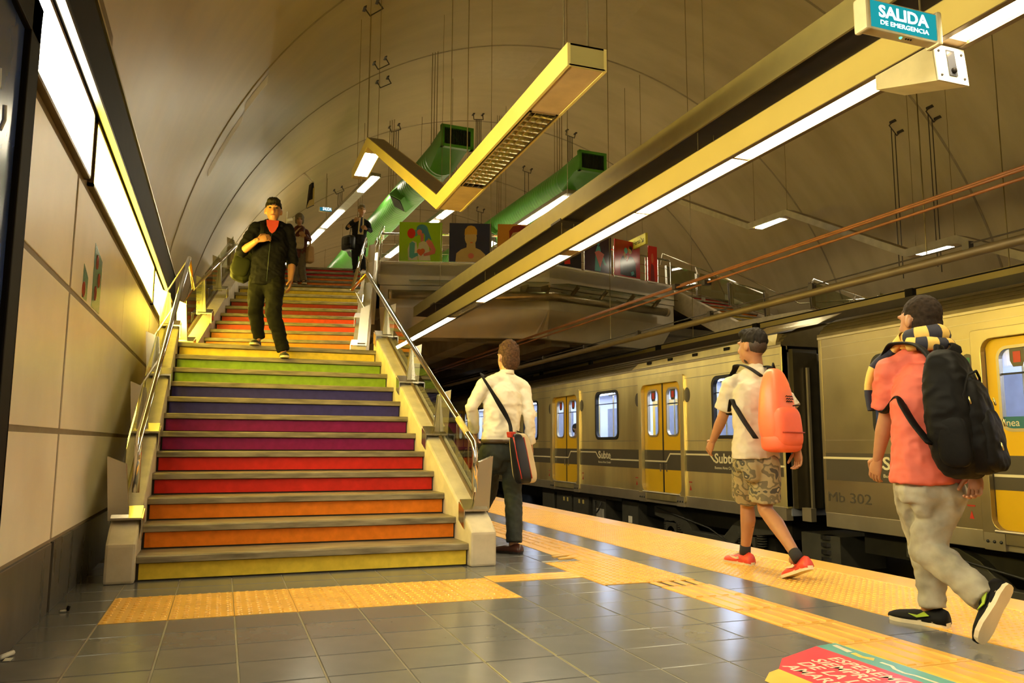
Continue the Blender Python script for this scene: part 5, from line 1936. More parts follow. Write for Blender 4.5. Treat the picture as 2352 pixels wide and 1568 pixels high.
def add_head(b, c, f, s, k=1.0, tilt=0.0, ears=True):
    """skull, jaw, nose, ears around centre c; f = where the face looks"""
    up = (UP * cos(tilt) + f * sin(tilt)).normalized()
    f = (f * cos(tilt) - UP * sin(tilt)).normalized()
    M = Matrix((s, f, up)).transposed()
    P = lambda x, y, z: c + s * (x * k) + f * (y * k) + up * (z * k)
    b.ball(P(0, -.012, .022), (.076 * k, .095 * k, .098 * k), 20, 14, M)
    b.ball(P(0, .022, -.02), (.062 * k, .072 * k, .090 * k), 18, 12, M)
    b.ball(P(0, .042, -.072), (.044 * k, .044 * k, .040 * k), 14, 10, M)
    b.limb([P(0, .088, .018), P(0, .104, -.022), P(0, .094, -.034)], [.009 * k, .015 * k, .012 * k], 10)
    b.ball(P(0, .084, .036), (.048 * k, .018 * k, .013 * k), 12, 8, M)
    b.ball(P(0, .086, -.064), (.026 * k, .012 * k, .013 * k), 12, 8, M)
    if ears:
        for q in (-1, 1):
            Me = M @ Matrix.Rotation(q * .35, 3, 'Z')
            b.ball(P(q * .080, -.010, .0), (.009 * k, .019 * k, .030 * k), 10, 8, Me)
            b.ball(P(q * .076, -.004, -.012), (.012 * k, .015 * k, .022 * k), 10, 8, Me)
    return P, M


def add_hand(b, wrist, d, palm_n, k=1.0, curl=.5, side=1, spread=.15):
    """palm and five bent fingers; d along the hand, palm_n out of the palm, side=+1 puts the thumb at d x palm_n"""
    d = Vector(d).normalized()
    n = (Vector(palm_n) - d * Vector(palm_n).dot(d)).normalized()
    t = d.cross(n) * side
    wrist = Vector(wrist)
    b.limb([wrist - d * .03 * k, wrist + d * .02 * k, wrist + d * .055 * k, wrist + d * .088 * k], [(.024 * k, .019 * k), (.032 * k, .017 * k), (.041 * k, .016 * k), (.040 * k, .013 * k)], 14, side=t)
    for i, (off, ln, r) in enumerate(((.030, .074, .0092), (.010, .082, .0096), (-.010, .077, .0092), (-.029, .060, .0082))):
        base = wrist + d * .085 * k + t * off * k
        dd = (d + t * (off * spread * 8)).normalized()
        pts, p, a = [base - dd * .01], base, curl * .35
        for L in (.44, .32, .26):
            q = p + (dd * cos(a) + n * sin(a)) * (ln * L * k)
            pts.append(q)
            p = q
            a += curl * .75
        b.limb(pts, [r * k * 1.05, r * k, r * k * .93, r * k * .8], 10)
    base = wrist + d * .028 * k + t * .030 * k
    d1 = (d * .62 + t * .70 + n * .30).normalized()
    d2 = (d * .86 + t * .18 + n * (.25 + curl * .4)).normalized()
    b.limb([base - d1 * .012, base + d1 * .034 * k, base + d1 * .034 * k + d2 * .030 * k, base + d1 * .034 * k + d2 * .054 * k], [.0125 * k, .0118 * k, .0105 * k, .0085 * k], 10)


def make_shoe(parent, heel, d, n, m_up, m_sole, L=.275, h=.085, w=.052, name='shoe', high=.0, m_acc=None, acc=None):
    """heel: point under the heel on the ground; d: towards the toe; n: sole normal (up)"""
    d = Vector(d).normalized()
    n = (Vector(n) - d * Vector(n).dot(d)).normalized()
    t = d.cross(n)
    heel = Vector(heel)
    P = lambda y, x, z: heel + d * y + t * x + n * z
    prof = [(0.00, .034, .045, h + high), (.03, .042, .062, h + .012 + high), (.075, .043, .060, h + .006 + high), (.115, .040, .045, h - .012), (.16, .047, .034, .070), (.20, .051, .030, .062), (.235, .047, .026, .056), (.262, .036, .022, .048), (L, .018, .018, .034)]
    rings = []
    k = L / .275
    for y, ww, _, top in prof:
        R = []
        for j in range(16):
            a = 2 * pi * j / 16
            x = cos(a) * ww * w / .052
            zc = .022
            z = zc + (sin(a) * (top - zc) if sin(a) > 0 else sin(a) * .012)
            if sin(a) > 0:
                x *= 1 - .42 * sin(a) ** 2 * (1 if y < .14 else .35)
            R.append(P(y * k - .02, x, z))
        rings.append(R)
    o = MB().loft(rings).build(name, m_up, parent, smooth=True)
    outl = []
    ys = [(-.022, .0), (-.018, .022), (.0, .034), (.04, .040), (.09, .037), (.14, .043), (.19, .050), (.23, .046), (.258, .032), (.27, .012)]
    for y, x in ys:
        outl.append((y * k - .0, x * w / .052))
    for y, x in reversed(ys[1:]):
        outl.append((y * k, -x * w / .052))
    bb = MB()
    lo = [P(y - .002, x * 1.02, 0.0) for y, x in outl]
    hi = [P(y - .002, x * 1.06, .026 if y < .1 else .020) for y, x in outl]
    bb.loft([lo, hi])
    bb.build('sole', m_sole, o)
    if acc == 'swoosh':
        for q in (-1, 1):
            bb = MB()
            pts = [(.075, .036), (.10, .030), (.14, .036), (.19, .058), (.145, .048), (.105, .044), (.085, .052)]
            bb.prism([P(y * k, q * .046 * w / .052, z + .012) for y, z in pts], t * (q * .006))
            bb.build('side_stripe', m_acc, o)
        bb = MB()
        for z in range(3):
            bb.bar(P(.115 * k + z * .022, -.022, .083 - z * .010), P(.115 * k + z * .022, .022, .083 - z * .010), .006, .005, up=n)
        bb.build('laces', m_acc if m_acc else m_sole, o)
    elif m_acc:
        for q in (-1, 1):
            bb = MB()
            bb.prism([P(.05 * k, q * .046, .055), P(.11 * k, q * .046, .038), P(.15 * k, q * .048, .052), P(.11 * k, q * .045, .050), P(.075 * k, q * .044, .072)], t * (q * .006))
            bb.build('side_stripe', m_acc, o)
    return o


M_skin = mat('skin_tan', (0.36, 0.165, 0.078), rough=0.5, var=0.06, scale=20)
M_skin2 = mat('skin_fair', (0.46, 0.245, 0.135), rough=0.5, var=0.05, scale=20)
M_hair_b = mat('hair_black', (0.010, 0.007, 0.005), rough=0.8, spec=0.25, var=0.4, scale=60, stretch=(1, 1, .3))
M_hair_br = mat('hair_brown', (0.075, 0.036, 0.016), rough=0.8, spec=0.25, var=0.5, scale=55)
M_hair_g = mat('hair_grey', (0.20, 0.165, 0.12), rough=0.7, spec=0.3, var=0.3, scale=60)
M_fade = mat('hair_fade', (0.040, 0.022, 0.012), rough=0.6, var=0.3, scale=80)
M_eye = mat('eye_dark', (0.02, 0.014, 0.01), rough=0.2)
M_lip = mat('lip_tone', (0.36, 0.12, 0.08), rough=0.5)


def person(label, J, face, k=1.0, head_face=None, head_tilt=0.0, skin=None, top=None, bottom=None, top_col=None, sleeve='long', hair=None, hands=True, belly=1.0, hand_spec=None,
           seed=0.0, collar=False, voxel=.0075, top_len=0.0, eyes=False, chest=1.0):
    """J: joints in world space: head, neck, sho_l/r, elb_l/r, wri_l/r, hip_l/r, kne_l/r, ank_l/r (person's own left and right)"""
    skin = skin or M_skin
    f, s = person_axes(J, face)
    hf, hs = person_axes(J, head_face or face)
    m_ = (J['sho_l'] + J['sho_r']) / 2
    for q in 'lr':
        J['sho_' + q] = J['sho_' + q] + (m_ - J['sho_' + q]) * .07 - UP * (.038 * k)
    pel = (J['hip_l'] + J['hip_r']) / 2
    g = thing('person', label, 'person', (pel.x, pel.y, min(J['ank_l'].z, J['ank_r'].z) - .08))
    mid = (J['sho_l'] + J['sho_r']) / 2
    neck = J['neck']
    waist = pel * .55 + mid * .45
    ches = pel * .25 + mid * .75
    sw = (J['sho_r'] - J['sho_l'])
    # ---- body (one continuous skin surface)
    b = MB()
    hk = k * 1.12
    P, MH = add_head(b, J['head'] - UP * .010, hf, hs, hk, head_tilt)
    b.limb([neck - UP * .035, neck, J['head'] - UP * .06 * k - hf * .015], [.045 * k, .050 * k, .054 * k], 16)
    b.limb([neck - UP * .03, mid - UP * .05], [.036 * k, .034 * k], 12)
    b.limb([pel + UP * .06, pel + UP * .10, waist, ches, mid - UP * .02], [(.11 * k, .07 * k), (.11 * k, .075 * k), (.11 * k, .07 * k), (.12 * k, .07 * k), (.07 * k, .04 * k)], 18, side=s)
    ex = MB()
    for q in 'lr':
        b.limb([mid + (J['sho_' + q] - mid) * .35 - UP * .01, J['sho_' + q]], [.034 * k, .045 * k], 14)
        e, w_ = J['elb_' + q], J['wri_' + q]
        b.limb([J['sho_' + q], J['sho_' + q] * .5 + e * .5, e], [.052 * k, .047 * k, .041 * k], 14)
        b.limb([e, e * .65 + w_ * .35, e * .25 + w_ * .75, w_], [.041 * k, .043 * k, .033 * k, .027 * k], 14)
        h, kn, an = J['hip_' + q], J['kne_' + q], J['ank_' + q]
        b.limb([h, h * .6 + kn * .4, kn], [.088 * k, .078 * k, .055 * k], 16)
        back = -f * .018 * k
        b.limb([kn, kn * .68 + an * .32 + back, kn * .35 + an * .65 + back * .6, an], [.054 * k, .060 * k, .046 * k, .036 * k], 16)
        b.limb([an, an - UP * .03 + f * .03], [.036 * k, .034 * k], 12)
        if hands:
            hd = (w_ - e).normalized()
            spec = (hand_spec or {}).get(q, {})
            d = Vector(spec.get('d', hd))
            pn = Vector(spec.get('n', (-s if q == 'r' else s)))
            add_hand(ex, w_, d, pn, k, spec.get('curl', .55), spec.get('side', 1 if q == 'r' else -1))
    remesh('body', b, skin, g, voxel, 3, extra=ex)
    if eyes:
        for q in (-1, 1):
            MB().ball(P(q * .031, .080, .018), (.014 * hk, .010 * hk, .0075 * hk), 10, 8, MH).build('eye', M_eye, g, smooth=True)
            bb = MB()
            bb.limb([P(q * .015, .096, .038), P(q * .034, .092, .043), P(q * .05, .08, .037)], [.0045 * hk, .005 * hk, .0035 * hk], 8)
            bb.build('eyebrow', hair[1] if hair else M_hair_b, g, smooth=True)
        bb = MB()
        bb.limb([P(-.023, .092, -.063), P(0, .099, -.061), P(.023, .092, -.063)], [.0045 * hk, .006 * hk, .0045 * hk], 8)
        bb.build('mouth', M_lip, g, smooth=True)
    # ---- hair
    if hair:
        kind, hm = hair
        hb = MB()
        if kind == 'short':
            hb.ball(P(0, -.024, .040), (.080 * hk, .096 * hk, .092 * hk), 22, 16, MH)
            hb.ball(P(0, -.046, -.014), (.0785 * hk, .064 * hk, .084 * hk), 18, 12, MH)
            d = lambda p, n: .0035 * noise.noise(p * 55) + .002 * noise.noise(p * 120)
        elif kind == 'curly':
            hb.ball(P(0, -.022, .042), (.081 * hk, .096 * hk, .094 * hk), 22, 16, MH)
            hb.ball(P(0, -.048, -.022), (.077 * hk, .062 * hk, .080 * hk), 18, 12, MH)
            for i in range(34):
                a = random.uniform(0, 2 * pi)
                r = random.uniform(0, 1) ** .5
                hb.ball(P(.066 * r * cos(a), -.02 + .078 * r * sin(a), .085 + .05 * (1 - r * r)), .019 * hk, 10, 8)
            d = lambda p, n: .005 * noise.noise(p * 70)
        elif kind == 'quiff':
            hb.ball(P(0, -.020, .052), (.080 * hk, .098 * hk, .088 * hk), 22, 16, MH)
            hb.ball(P(0, .030, .098), (.066 * hk, .062 * hk, .040 * hk), 16, 10, MH)
            hb.ball(P(0, -.055, .075), (.066 * hk, .045 * hk, .055 * hk), 16, 10, MH)
            d = lambda p, n: .008 * noise.noise(Vector((p.x * 60, p.y * 60, p.z * 30)))
        else:   # bob
            hb.ball(P(0, -.016, .040), (.092 * hk, .104 * hk, .098 * hk), 22, 16, MH)
            hb.ball(P(0, -.045, -.03), (.088 * hk, .074 * hk, .085 * hk), 18, 12, MH)
            for q in (-1, 1):
                hb.ball(P(q * .072, -.005, -.02), (.022 * hk, .05 * hk, .07 * hk), 12, 10, MH)
            d = lambda p, n: .008 * noise.noise(Vector((p.x * 40, p.y * 40, p.z * 15)))
        remesh('hair', hb, hm, g, .006 if k > .5 else .01, 2, disp=d)
    return g, f, s, dict(pel=pel, mid=mid, waist=waist, ches=ches, P=P, MH=MH)


def shirt(g, J, f, s, I, m, k=1.0, sleeve='long', hem=0.0, a=(.178, .165, .195), bdep=(.118, .112, .130), amp=.010, seed=1.0, sl=(.066, .056, .046), name='shirt', voxel=.009, neck_r=.064, open_neck=0.0):
    pel, mid, waist, ches = I['pel'], I['mid'], I['waist'], I['ches']
    b = MB()
    lo = pel + UP * hem
    b.ball(mid - UP * .06 * k, (.160 * k, .112 * k, .115 * k), 20, 14, Matrix((s, f, UP)).transposed())
    b.ball(mid + (J['neck'] - mid) * .45, (.075 * k, .075 * k, .07 * k), 16, 10)
    b.limb([lo, lo * .5 + waist * .5, waist, ches, mid - UP * .035, mid + UP * .03], [(a[0] * k, bdep[0] * k), ((a[0] * .5 + a[1] * .5) * k, (bdep[0] * .5 + bdep[1] * .5) * k), (a[1] * k, bdep[1] * k), (a[2] * k, bdep[2] * k), (.160 * k, .118 * k), (.085 * k, .080 * k)], 22, side=s, round_ends=False)
    for q in 'lr':
        so = J['sho_' + q]
        nb = mid * .25 + J['neck'] * .75
        b.limb([nb, nb * .52 + so * .48 + UP * .004, so], [neck_r * k, .060 * k, sl[0] * .93 * k], 16)
        e, w_ = J['elb_' + q], J['wri_' + q]
        if sleeve == 'long':
            b.limb([so, so * .5 + e * .5, e, e * .5 + w_ * .5, w_], [sl[0] * k, (sl[0] * .5 + sl[1] * .5) * k, sl[1] * k, (sl[1] * .4 + sl[2] * .6) * k, sl[2] * k], 16, round_ends=False)
            b.ball(e, sl[1] * k, 12, 8)
        elif sleeve == 'pushed':
            p = e + (w_ - e) * .12
            b.limb([so, so * .5 + e * .5, e, p], [sl[0] * k, (sl[0] * .5 + sl[1] * .5) * k, sl[1] * k, sl[1] * k * .95], 16, round_ends=False)
            b.ball(e, sl[1] * k, 12, 8)
        else:
            p = so + (e - so) * .80
            b.limb([so, so * .5 + p * .5, p], [sl[0] * k, sl[0] * 1.05 * k, sl[0] * 1.08 * k], 16, round_ends=False)
        b.ball(so, sl[0] * k * 1.02, 14, 10)
    return remesh(name, b, m, g, voxel, 3, disp=folds(amp, seed=seed))


def trousers(g, J, f, s, I, m, k=1.0, length=1.0, r=(.105, .080, .068), amp=.010, seed=3.0, waist_up=.10, name='trousers', seat=(.172, .125), voxel=.009, hem_flare=1.0):
    pel = I['pel']
    b = MB()
    b.limb([pel - UP * .06, pel, pel + UP * waist_up], [(seat[0] * .93 * k, seat[1] * .95 * k), (seat[0] * k, seat[1] * k), (seat[0] * .93 * k, seat[1] * .90 * k)], 20, side=s, round_ends=False)
    b.limb([pel - UP * .02 - f * .03 - s * .075 * k, pel - UP * .075 - f * .035 - s * .075 * k], [.085 * k, .075 * k], 14)
    b.limb([pel - UP * .02 - f * .03 + s * .075 * k, pel - UP * .075 - f * .035 + s * .075 * k], [.085 * k, .075 * k], 14)
    b.limb([pel - UP * .02, pel - UP * .10], [(.13 * k, .105 * k), (.10 * k, .085 * k)], 16, side=s)
    for q in 'lr':
        h, kn, an = J['hip_' + q], J['kne_' + q], J['ank_' + q]
        b.limb([pel - UP * .06, h * .75 + kn * .25], [.09 * k, r[0] * .9 * k], 16)
        if length >= 1.0:
            en = an - (an - kn).normalized() * -.02
            b.limb([h, h * .5 + kn * .5, kn], [r[0] * k, (r[0] * .55 + r[1] * .45) * k, r[1] * k], 18, round_ends=False)
            b.limb([kn, kn * .6 + an * .4 - f * .014, en], [r[1] * k, (r[1] * .6 + r[2] * .4) * k, r[2] * k * hem_flare], 18, round_ends=False)
            b.ball(kn, r[1] * k, 14, 10)
        else:
            en = h + (kn - h) * length
            b.limb([h, h * .5 + en * .5, en], [r[0] * k, r[0] * 1.02 * k, r[0] * 1.04 * k], 18, round_ends=False)
        b.ball(h, r[0] * k * .98, 14, 10)
    return remesh(name, b, m, g, voxel, 3, disp=folds(amp, sc=(8, 8, 11), seed=seed))


def strap(parent, pts, w, t, m, side, name='strap'):
    """flat webbing band through pts (Catmull-Rom smoothed)"""
    pts = [Vector(p) for p in pts]
    if len(pts) > 2:
        out = []
        Q = [pts[0] * 2 - pts[1]] + pts + [pts[-1] * 2 - pts[-2]]
        for i in range(1, len(Q) - 2):
            for j in range(5):
                u = j / 5
                a, b_, c, d = Q[i - 1], Q[i], Q[i + 1], Q[i + 2]
                out.append(.5 * ((2 * b_) + (c - a) * u + (2 * a - 5 * b_ + 4 * c - d) * u * u + (3 * b_ - a - 3 * c + d) * u ** 3))
        out.append(pts[-1])
        pts = out
    b = MB()
    b.limb(pts, [(w / 2, t / 2)] * len(pts), 10, side=side, round_ends=False)
    return b.build(name, m, parent, smooth=True)

# ================================================================== PEOPLE AND THEIR BAGS
def V(*a):
    return Vector(a)


M_wshirt = mat('white_shirt_cloth', (0.78, 0.71, 0.55), rough=0.7, var=0.04)
M_dtrou = mat('dark_green_trouser_cloth', (0.022, 0.027, 0.023), rough=0.75, var=0.15, scale=30)
M_belt = mat('brown_belt', (0.06, 0.035, 0.015), rough=0.5)
M_bshoe = mat('brown_leather', (0.055, 0.016, 0.010), rough=0.3)
M_bsole = mat('dark_sole', (0.015, 0.012, 0.01), rough=0.6)
M_bweb = mat('black_webbing', (0.007, 0.006, 0.005), rough=0.7, spec=0.15)

# ---------------------------------------------------------------- man in the white shirt
J = dict(head=aty(1166, 820, 6.62), neck=aty(1164, 856, 6.60), sho_l=aty(1107, 876, 6.56), sho_r=aty(1205, 881, 6.62),
         elb_l=aty(1083, 935, 6.60), wri_l=aty(1090, 990, 6.78), elb_r=aty(1216, 955, 6.56), wri_r=aty(1218, 1018, 6.64),
         hip_l=aty(1126, 1040, 6.60), hip_r=aty(1172, 1041, 6.62), kne_l=aty(1122, 1128, 6.86), ank_l=V(2.08, 7.02, .10), kne_r=aty(1178, 1135, 6.62), ank_r=V(2.375, 6.52, .11))
g, f, s, I = person('man in white shirt and dark trousers walking away with a shoulder bag', J, (-.20, .98), k=1.0, skin=M_skin2, hair=('curly', M_hair_br),
                    hand_spec={'r': dict(curl=.5)})
shirt(g, J, f, s, I, M_wshirt, hem=.085, a=(.178, .172, .185), amp=.012, seed=2.2)
trousers(g, J, f, s, I, M_dtrou, r=(.100, .078, .070), amp=.010, seed=5.1, waist_up=.105)
b = MB()
b.limb([I['pel'] + UP * .085, I['pel'] + UP * .118], [(.182, .134), (.182, .134)], 24, side=s, round_ends=False)
b.build('belt', M_belt, g, smooth=True)
b = MB()
b.limb([J['neck'] - UP * .012 - f * .004, J['neck'] + UP * .026 - f * .006], [(.066, .064), (.060, .060)], 18, side=s, round_ends=False)
b.build('collar', M_wshirt, g, smooth=True)
dsh = V(-.62, .78, 0)
make_shoe(g, V(2.405, 6.46, 0.0), dsh, UP, M_bshoe, M_bsole, h=.075)
make_shoe(g, V(2.09, 6.97, 0.0), V(-.2, .98, 0), UP, M_bshoe, M_bsole, h=.075)
# his bag
M_bagc = mat('bag_cream', (0.55, 0.44, 0.26), rough=0.6)
M_bagk = mat('bag_black_leather', (0.006, 0.0065, 0.009), rough=0.35)
M_bagr = mat('bag_red_trim', (0.40, 0.03, 0.015), rough=0.5)
bc = aty(1200, 1052, 6.40)
g = thing('shoulder_bag', 'black and cream shoulder bag with red piping hanging at his hip', 'bag', (bc.x, bc.y, bc.z - .2))
bd = (f * .30 + s * .85).normalized()
bn = V(bd.y, -bd.x, 0)
if bn.y > 0:
    bn = -bn
lean = (UP * .97 - s * .18).normalized()
MBg = Matrix((bd, bn, lean)).transposed()
b = MB()
soft_box(b, bc, (.27, .11, .43), MBg, p=4.5, taper=lambda t: (1.0 - .12 * t, 1.0 - .45 * t))
b.build('body', M_bagc, g, smooth=True)
b = MB()
soft_box(b, bc + bn * .014 - bd * .055 - lean * .005, (.17, .105, .43), MBg, p=4.5, taper=lambda t: (1.0 - .12 * t, 1.0 - .42 * t))
b.build('front_panel', M_bagk, g, smooth=True)
b = MB()
for q in (-.125, .02):
    pts = [bc + bd * (q * (1 - .05 * abs(z))) + bn * (.055 - .022 * (z + 1) / 2) + lean * (.19 * z) for z in (-.9, -.5, 0, .5, .95)]
    b.tube(pts, .006, 8)
b.build('piping', M_bagr, g, smooth=True)
MB().cbox(bc + lean * .20 - bd * .10, (.07, .05, .05), MBg).build('tab', M_bagr, g, bevel=.008)
strap(g, [bc + lean * .20 - bd * .10, aty(1168, 965, 6.44), aty(1135, 908, 6.43), aty(1108, 864, 6.50), J['sho_l'] * .75 + J['neck'] * .25 + f * .07 + UP * .045, I['ches'] + f * .15, I['waist'] + f * .15 + s * .1, bc + lean * .20 + bd * .10],
      .048, .006, M_bweb, s * .86 - UP * .5)

# ---------------------------------------------------------------- man with the orange backpack
M_greyt = mat('pale_grey_tee', (0.52, 0.45, 0.34), rough=0.75, var=0.06, scale=12)
M_camo = mat('camouflage_cloth', (0.34, 0.27, 0.14), rough=0.8, var=0.1)
nt = M_camo.node_tree
rp = [n for n in nt.nodes if n.type == 'VALTORGB'][0]
rp.color_ramp.interpolation = 'CONSTANT'
for p_, c_ in ((.47, (.13, .11, .06)), (.55, (.26, .21, .11)), (.62, (.06, .055, .04))):
    e_ = rp.color_ramp.elements.new(p_)
    e_.color = (*c_, 1)
rp.color_ramp.elements[-1].color = (.42, .35, .22, 1)
[n for n in nt.nodes if n.type == 'TEX_NOISE'][0].inputs['Scale'].default_value = 11
[n for n in nt.nodes if n.type == 'TEX_NOISE'][0].inputs['Detail'].default_value = 1.5
M_redsh = mat('red_trainer', (0.62, 0.055, 0.03), rough=0.45, var=0.08, scale=25)
M_wsole = mat('cream_sole', (0.62, 0.52, 0.34), rough=0.6)
M_sock = mat('black_sock', (0.02, 0.018, 0.018), rough=0.9)
Jm = dict(head=aty(1727, 795, 5.03), neck=aty(1738, 838, 5.02), sho_l=aty(1677, 876, 5.12), sho_r=aty(1782, 872, 4.88),
          elb_l=aty(1661, 955, 5.20), wri_l=aty(1637, 1012, 5.36), elb_r=aty(1826, 955, 4.78), wri_r=aty(1832, 1032, 4.76),
          hip_l=aty(1716, 1062, 5.06), hip_r=aty(1758, 1064, 4.96), kne_l=aty(1716, 1160, 5.28), ank_l=V(3.87, 5.36, .115), kne_r=aty(1757, 1170, 5.03), ank_r=V(3.735, 4.60, .17))
g, f, s, I = person('man in camouflage shorts and red trainers with an orange backpack', Jm, (-.10, .99), k=.97, head_face=(-.34, .94), hair=('quiff', M_hair_b),
                    hand_spec={'l': dict(curl=.6), 'r': dict(curl=.75)})
hb = MB()
P = I['P']
hb.ball(P(0, -.028, .016), (.0838, .090, .086), 20, 14, I['MH'])
remesh('faded_hair', hb, M_fade, g, .006, 2)
hb = MB()
hb.ball(P(0, .036, -.078), (.047, .042, .036), 14, 10, I['MH'])
remesh('beard', hb, M_fade, g, .006, 2)
shirt(g, Jm, f, s, I, M_greyt, k=.97, sleeve='short', hem=.035, a=(.205, .180, .188), bdep=(.155, .13, .13), amp=.009, seed=9.0, sl=(.078, .06, .05))
trousers(g, Jm, f, s, I, M_camo, k=.97, length=.80, r=(.112, .085, .07), seed=7.7, amp=.008, waist_up=.06, name='shorts', seat=(.18, .13))
for q in 'lr':
    an = Jm['ank_' + q]
    kn = Jm['kne_' + q]
    b = MB()
    d = (kn - an).normalized()
    b.limb([an - d * .035, an + d * .035], [.043, .042], 14, round_ends=False)
    b.build('sock', M_sock, g, smooth=True)
make_shoe(g, V(3.875, 5.30, 0.0), V(-.22, .975, 0), UP, M_redsh, M_wsole, h=.088, m_acc=M_wsole, acc='swoosh')
dR = V(-.05, .93, -.36)
make_shoe(g, V(3.755, 4.50, .088), dR, V(0, .36, .93), M_redsh, M_wsole, h=.088, m_acc=M_wsole, acc='swoosh')
# tattoo on the calf
b = MB()
pc = Jm['kne_l'] * .6 + Jm['ank_l'] * .4 + V(-.0, -.068, 0)
b.ball(pc + V(.01, .012, 0), (.022, .008, .035), 10, 8)
b.build('tattoo', mat('tattoo_ink', (.12, .07, .045), rough=.6), g, smooth=True)
# orange backpack
M_orb = mat('orange_backpack_cloth', (0.86, 0.175, 0.075), rough=0.38, var=0.06, scale=8, bump=0.25, bscale=14)
M_orb2 = mat('orange_backpack_deep_panel', (0.84, 0.14, 0.06), rough=0.5, var=0.05)  # slightly deeper orange for the pocket and base
bc = aty(1785, 940, 4.74)
g = thing('backpack', 'bright orange backpack with black straps on the man in shorts', 'backpack', (bc.x, bc.y, bc.z - .3), 'backpacks people carry')
by = V(.40, -.92, 0).normalized()          # pointing out of his back
bx = V(by.y, -by.x, 0) * -1
blean = (UP * .985 - bx * .10).normalized()
MB3 = Matrix((bx, by, blean)).transposed()
b = MB()
soft_box(b, bc, (.36, .20, .59), MB3, p=3.2, taper=lambda t: (1.04 - .62 * max(0, t - .2) ** 1.4, 1.0 - .45 * max(0, t - .3)))
b.build('main_sack', M_orb, g, smooth=True)
b = MB()
soft_box(b, bc + by * .035 - blean * .13, (.335, .185, .30), MB3, p=4.2, taper=lambda t: (1.0 - .03 * t, 1.0 - .12 * t))
b.build('front_pocket', M_orb2, g, smooth=True)
b = MB()
soft_box(b, bc + by * .012 - blean * .235, (.348, .20, .145), MB3, p=3.6)
b.build('base_panel', M_orb2, g, smooth=True)
b = MB()
for z in (-.165, ):
    b.tube([bc + bx * x + by * (.128 - .9 * abs(x) ** 2.2) + blean * z for x in (-.155, -.08, 0, .08, .155)], .005, 8)
b.build('zip_line', mat('zip_orange_dark', (.45, .05, .02), rough=.5), g, smooth=True)
b = MB()
b.tube([bc + bx * x + by * .123 + blean * (.022 + .006 * (x > .0)) for x in (.0, .05, .10)], .004, 8)
b.build('pocket_zip', M_bweb, g, smooth=True)
for k_, (z, x0, x1) in enumerate(((.088, -.035, .06), (.070, -.03, .068), (.052, -.03, .055))):
    b = MB()
    xs = [x0 + (x1 - x0) * i / 6 for i in range(7)]
    b.tube([bc + bx * x + by * .093 + blean * (z + .006 * (i % 2)) for i, x in enumerate(xs)], .0032, 6)
    b.build('printed_mark', M_bweb, g)
b = MB()
b.tube([bc + blean * .27 + bx * -.03 + by * .0, bc + blean * .33 + bx * 0.0, bc + blean * .27 + bx * .03 + by * .0], .008, 8)
b.build('carry_loop', M_bweb, g, smooth=True)
inn = Jm['sho_l'] * .62 + Jm['neck'] * .38
strap(g, [bc + blean * .24 - bx * .05 - by * .07, aty(1718, 843, 4.88), aty(1694, 838, 5.02), inn + f * .07 + UP * .070, Jm['sho_l'] * .8 + I['ches'] * .2 + f * .125, I['ches'] * .5 + Jm['sho_l'] * .5 + f * .10 - UP * .14 - s * .05,
          aty(1682, 918, 5.02), aty(1690, 935, 4.96), aty(1710, 968, 4.84), aty(1736, 1006, 4.72)], .055, .012, M_bweb, s)
inn = Jm['sho_r'] * .62 + Jm['neck'] * .38
strap(g, [bc + blean * .25 + bx * .05 - by * .07, aty(1768, 846, 4.84), inn - f * .0 + UP * .082, inn + f * .08 + UP * .060, Jm['sho_r'] * .8 + I['ches'] * .2 + f * .125, I['waist'] + s * .18 + f * .03 + UP * .1, bc - blean * .17 + bx * .15 - by * .07], .055, .012, M_bweb, s)

# ---------------------------------------------------------------- man with the black backpack
M_coral = mat('coral_tee', (0.58, 0.115, 0.07), rough=0.7, var=0.06, scale=10)
M_jean = mat('faded_jeans', (0.235, 0.21, 0.15), rough=0.8, var=0.22, scale=7, col2=(0.30, 0.275, 0.205))
M_bkb = mat('black_backpack_cloth', (0.0055, 0.005, 0.0045), rough=0.6, spec=0.12, var=0.25, scale=12, bump=0.2, bscale=18)
M_scy = mat('scarf_yellow', (0.66, 0.42, 0.10), rough=0.85, var=0.08)
M_scb = mat('scarf_navy', (0.022, 0.022, 0.035), rough=0.85, var=0.1)
M_lime = mat('shoe_lime', (0.30, 0.42, 0.02), rough=0.5)
M_gold = mat('brass_zip_pull', (0.75, 0.55, 0.18), rough=0.25, metal=1.0)
Jb = dict(head=aty(2110, 736, 3.20), neck=aty(2122, 786, 3.17), sho_l=aty(2042, 838, 3.28), sho_r=aty(2196, 842, 3.02),
          elb_l=aty(2036, 955, 3.36), wri_l=aty(2016, 1052, 3.46), elb_r=aty(2246, 960, 2.93), wri_r=aty(2240, 1082, 2.94),
          hip_l=aty(2102, 1122, 3.22), hip_r=aty(2166, 1126, 3.10), kne_l=aty(2128, 1262, 3.30), ank_l=V(3.50, 3.27, .115), kne_r=aty(2128, 1262, 3.16), ank_r=aty(2258, 1372, 2.86))
g, f, s, I = person('man in coral shirt and faded jeans striding with a black backpack', Jb, (-.12, .99), k=.97, head_face=(-.02, 1.0), hair=('short', mat('hair_dark_brown', (.020, .012, .007), rough=.85, spec=.2, var=.4, scale=50)),
                    hand_spec={'l': dict(curl=.6), 'r': dict(curl=.9, d=V(-.10, -.05, -1))})
P = I['P']
shirt(g, Jb, f, s, I, M_coral, k=.97, sleeve='short', hem=.035, a=(.215, .198, .198), bdep=(.168, .145, .136), amp=.010, seed=4.4, sl=(.083, .066, .05))
trousers(g, Jb, f, s, I, M_jean, k=.97, r=(.114, .086, .070), seed=11.3, amp=.013, waist_up=.07, seat=(.190, .140))
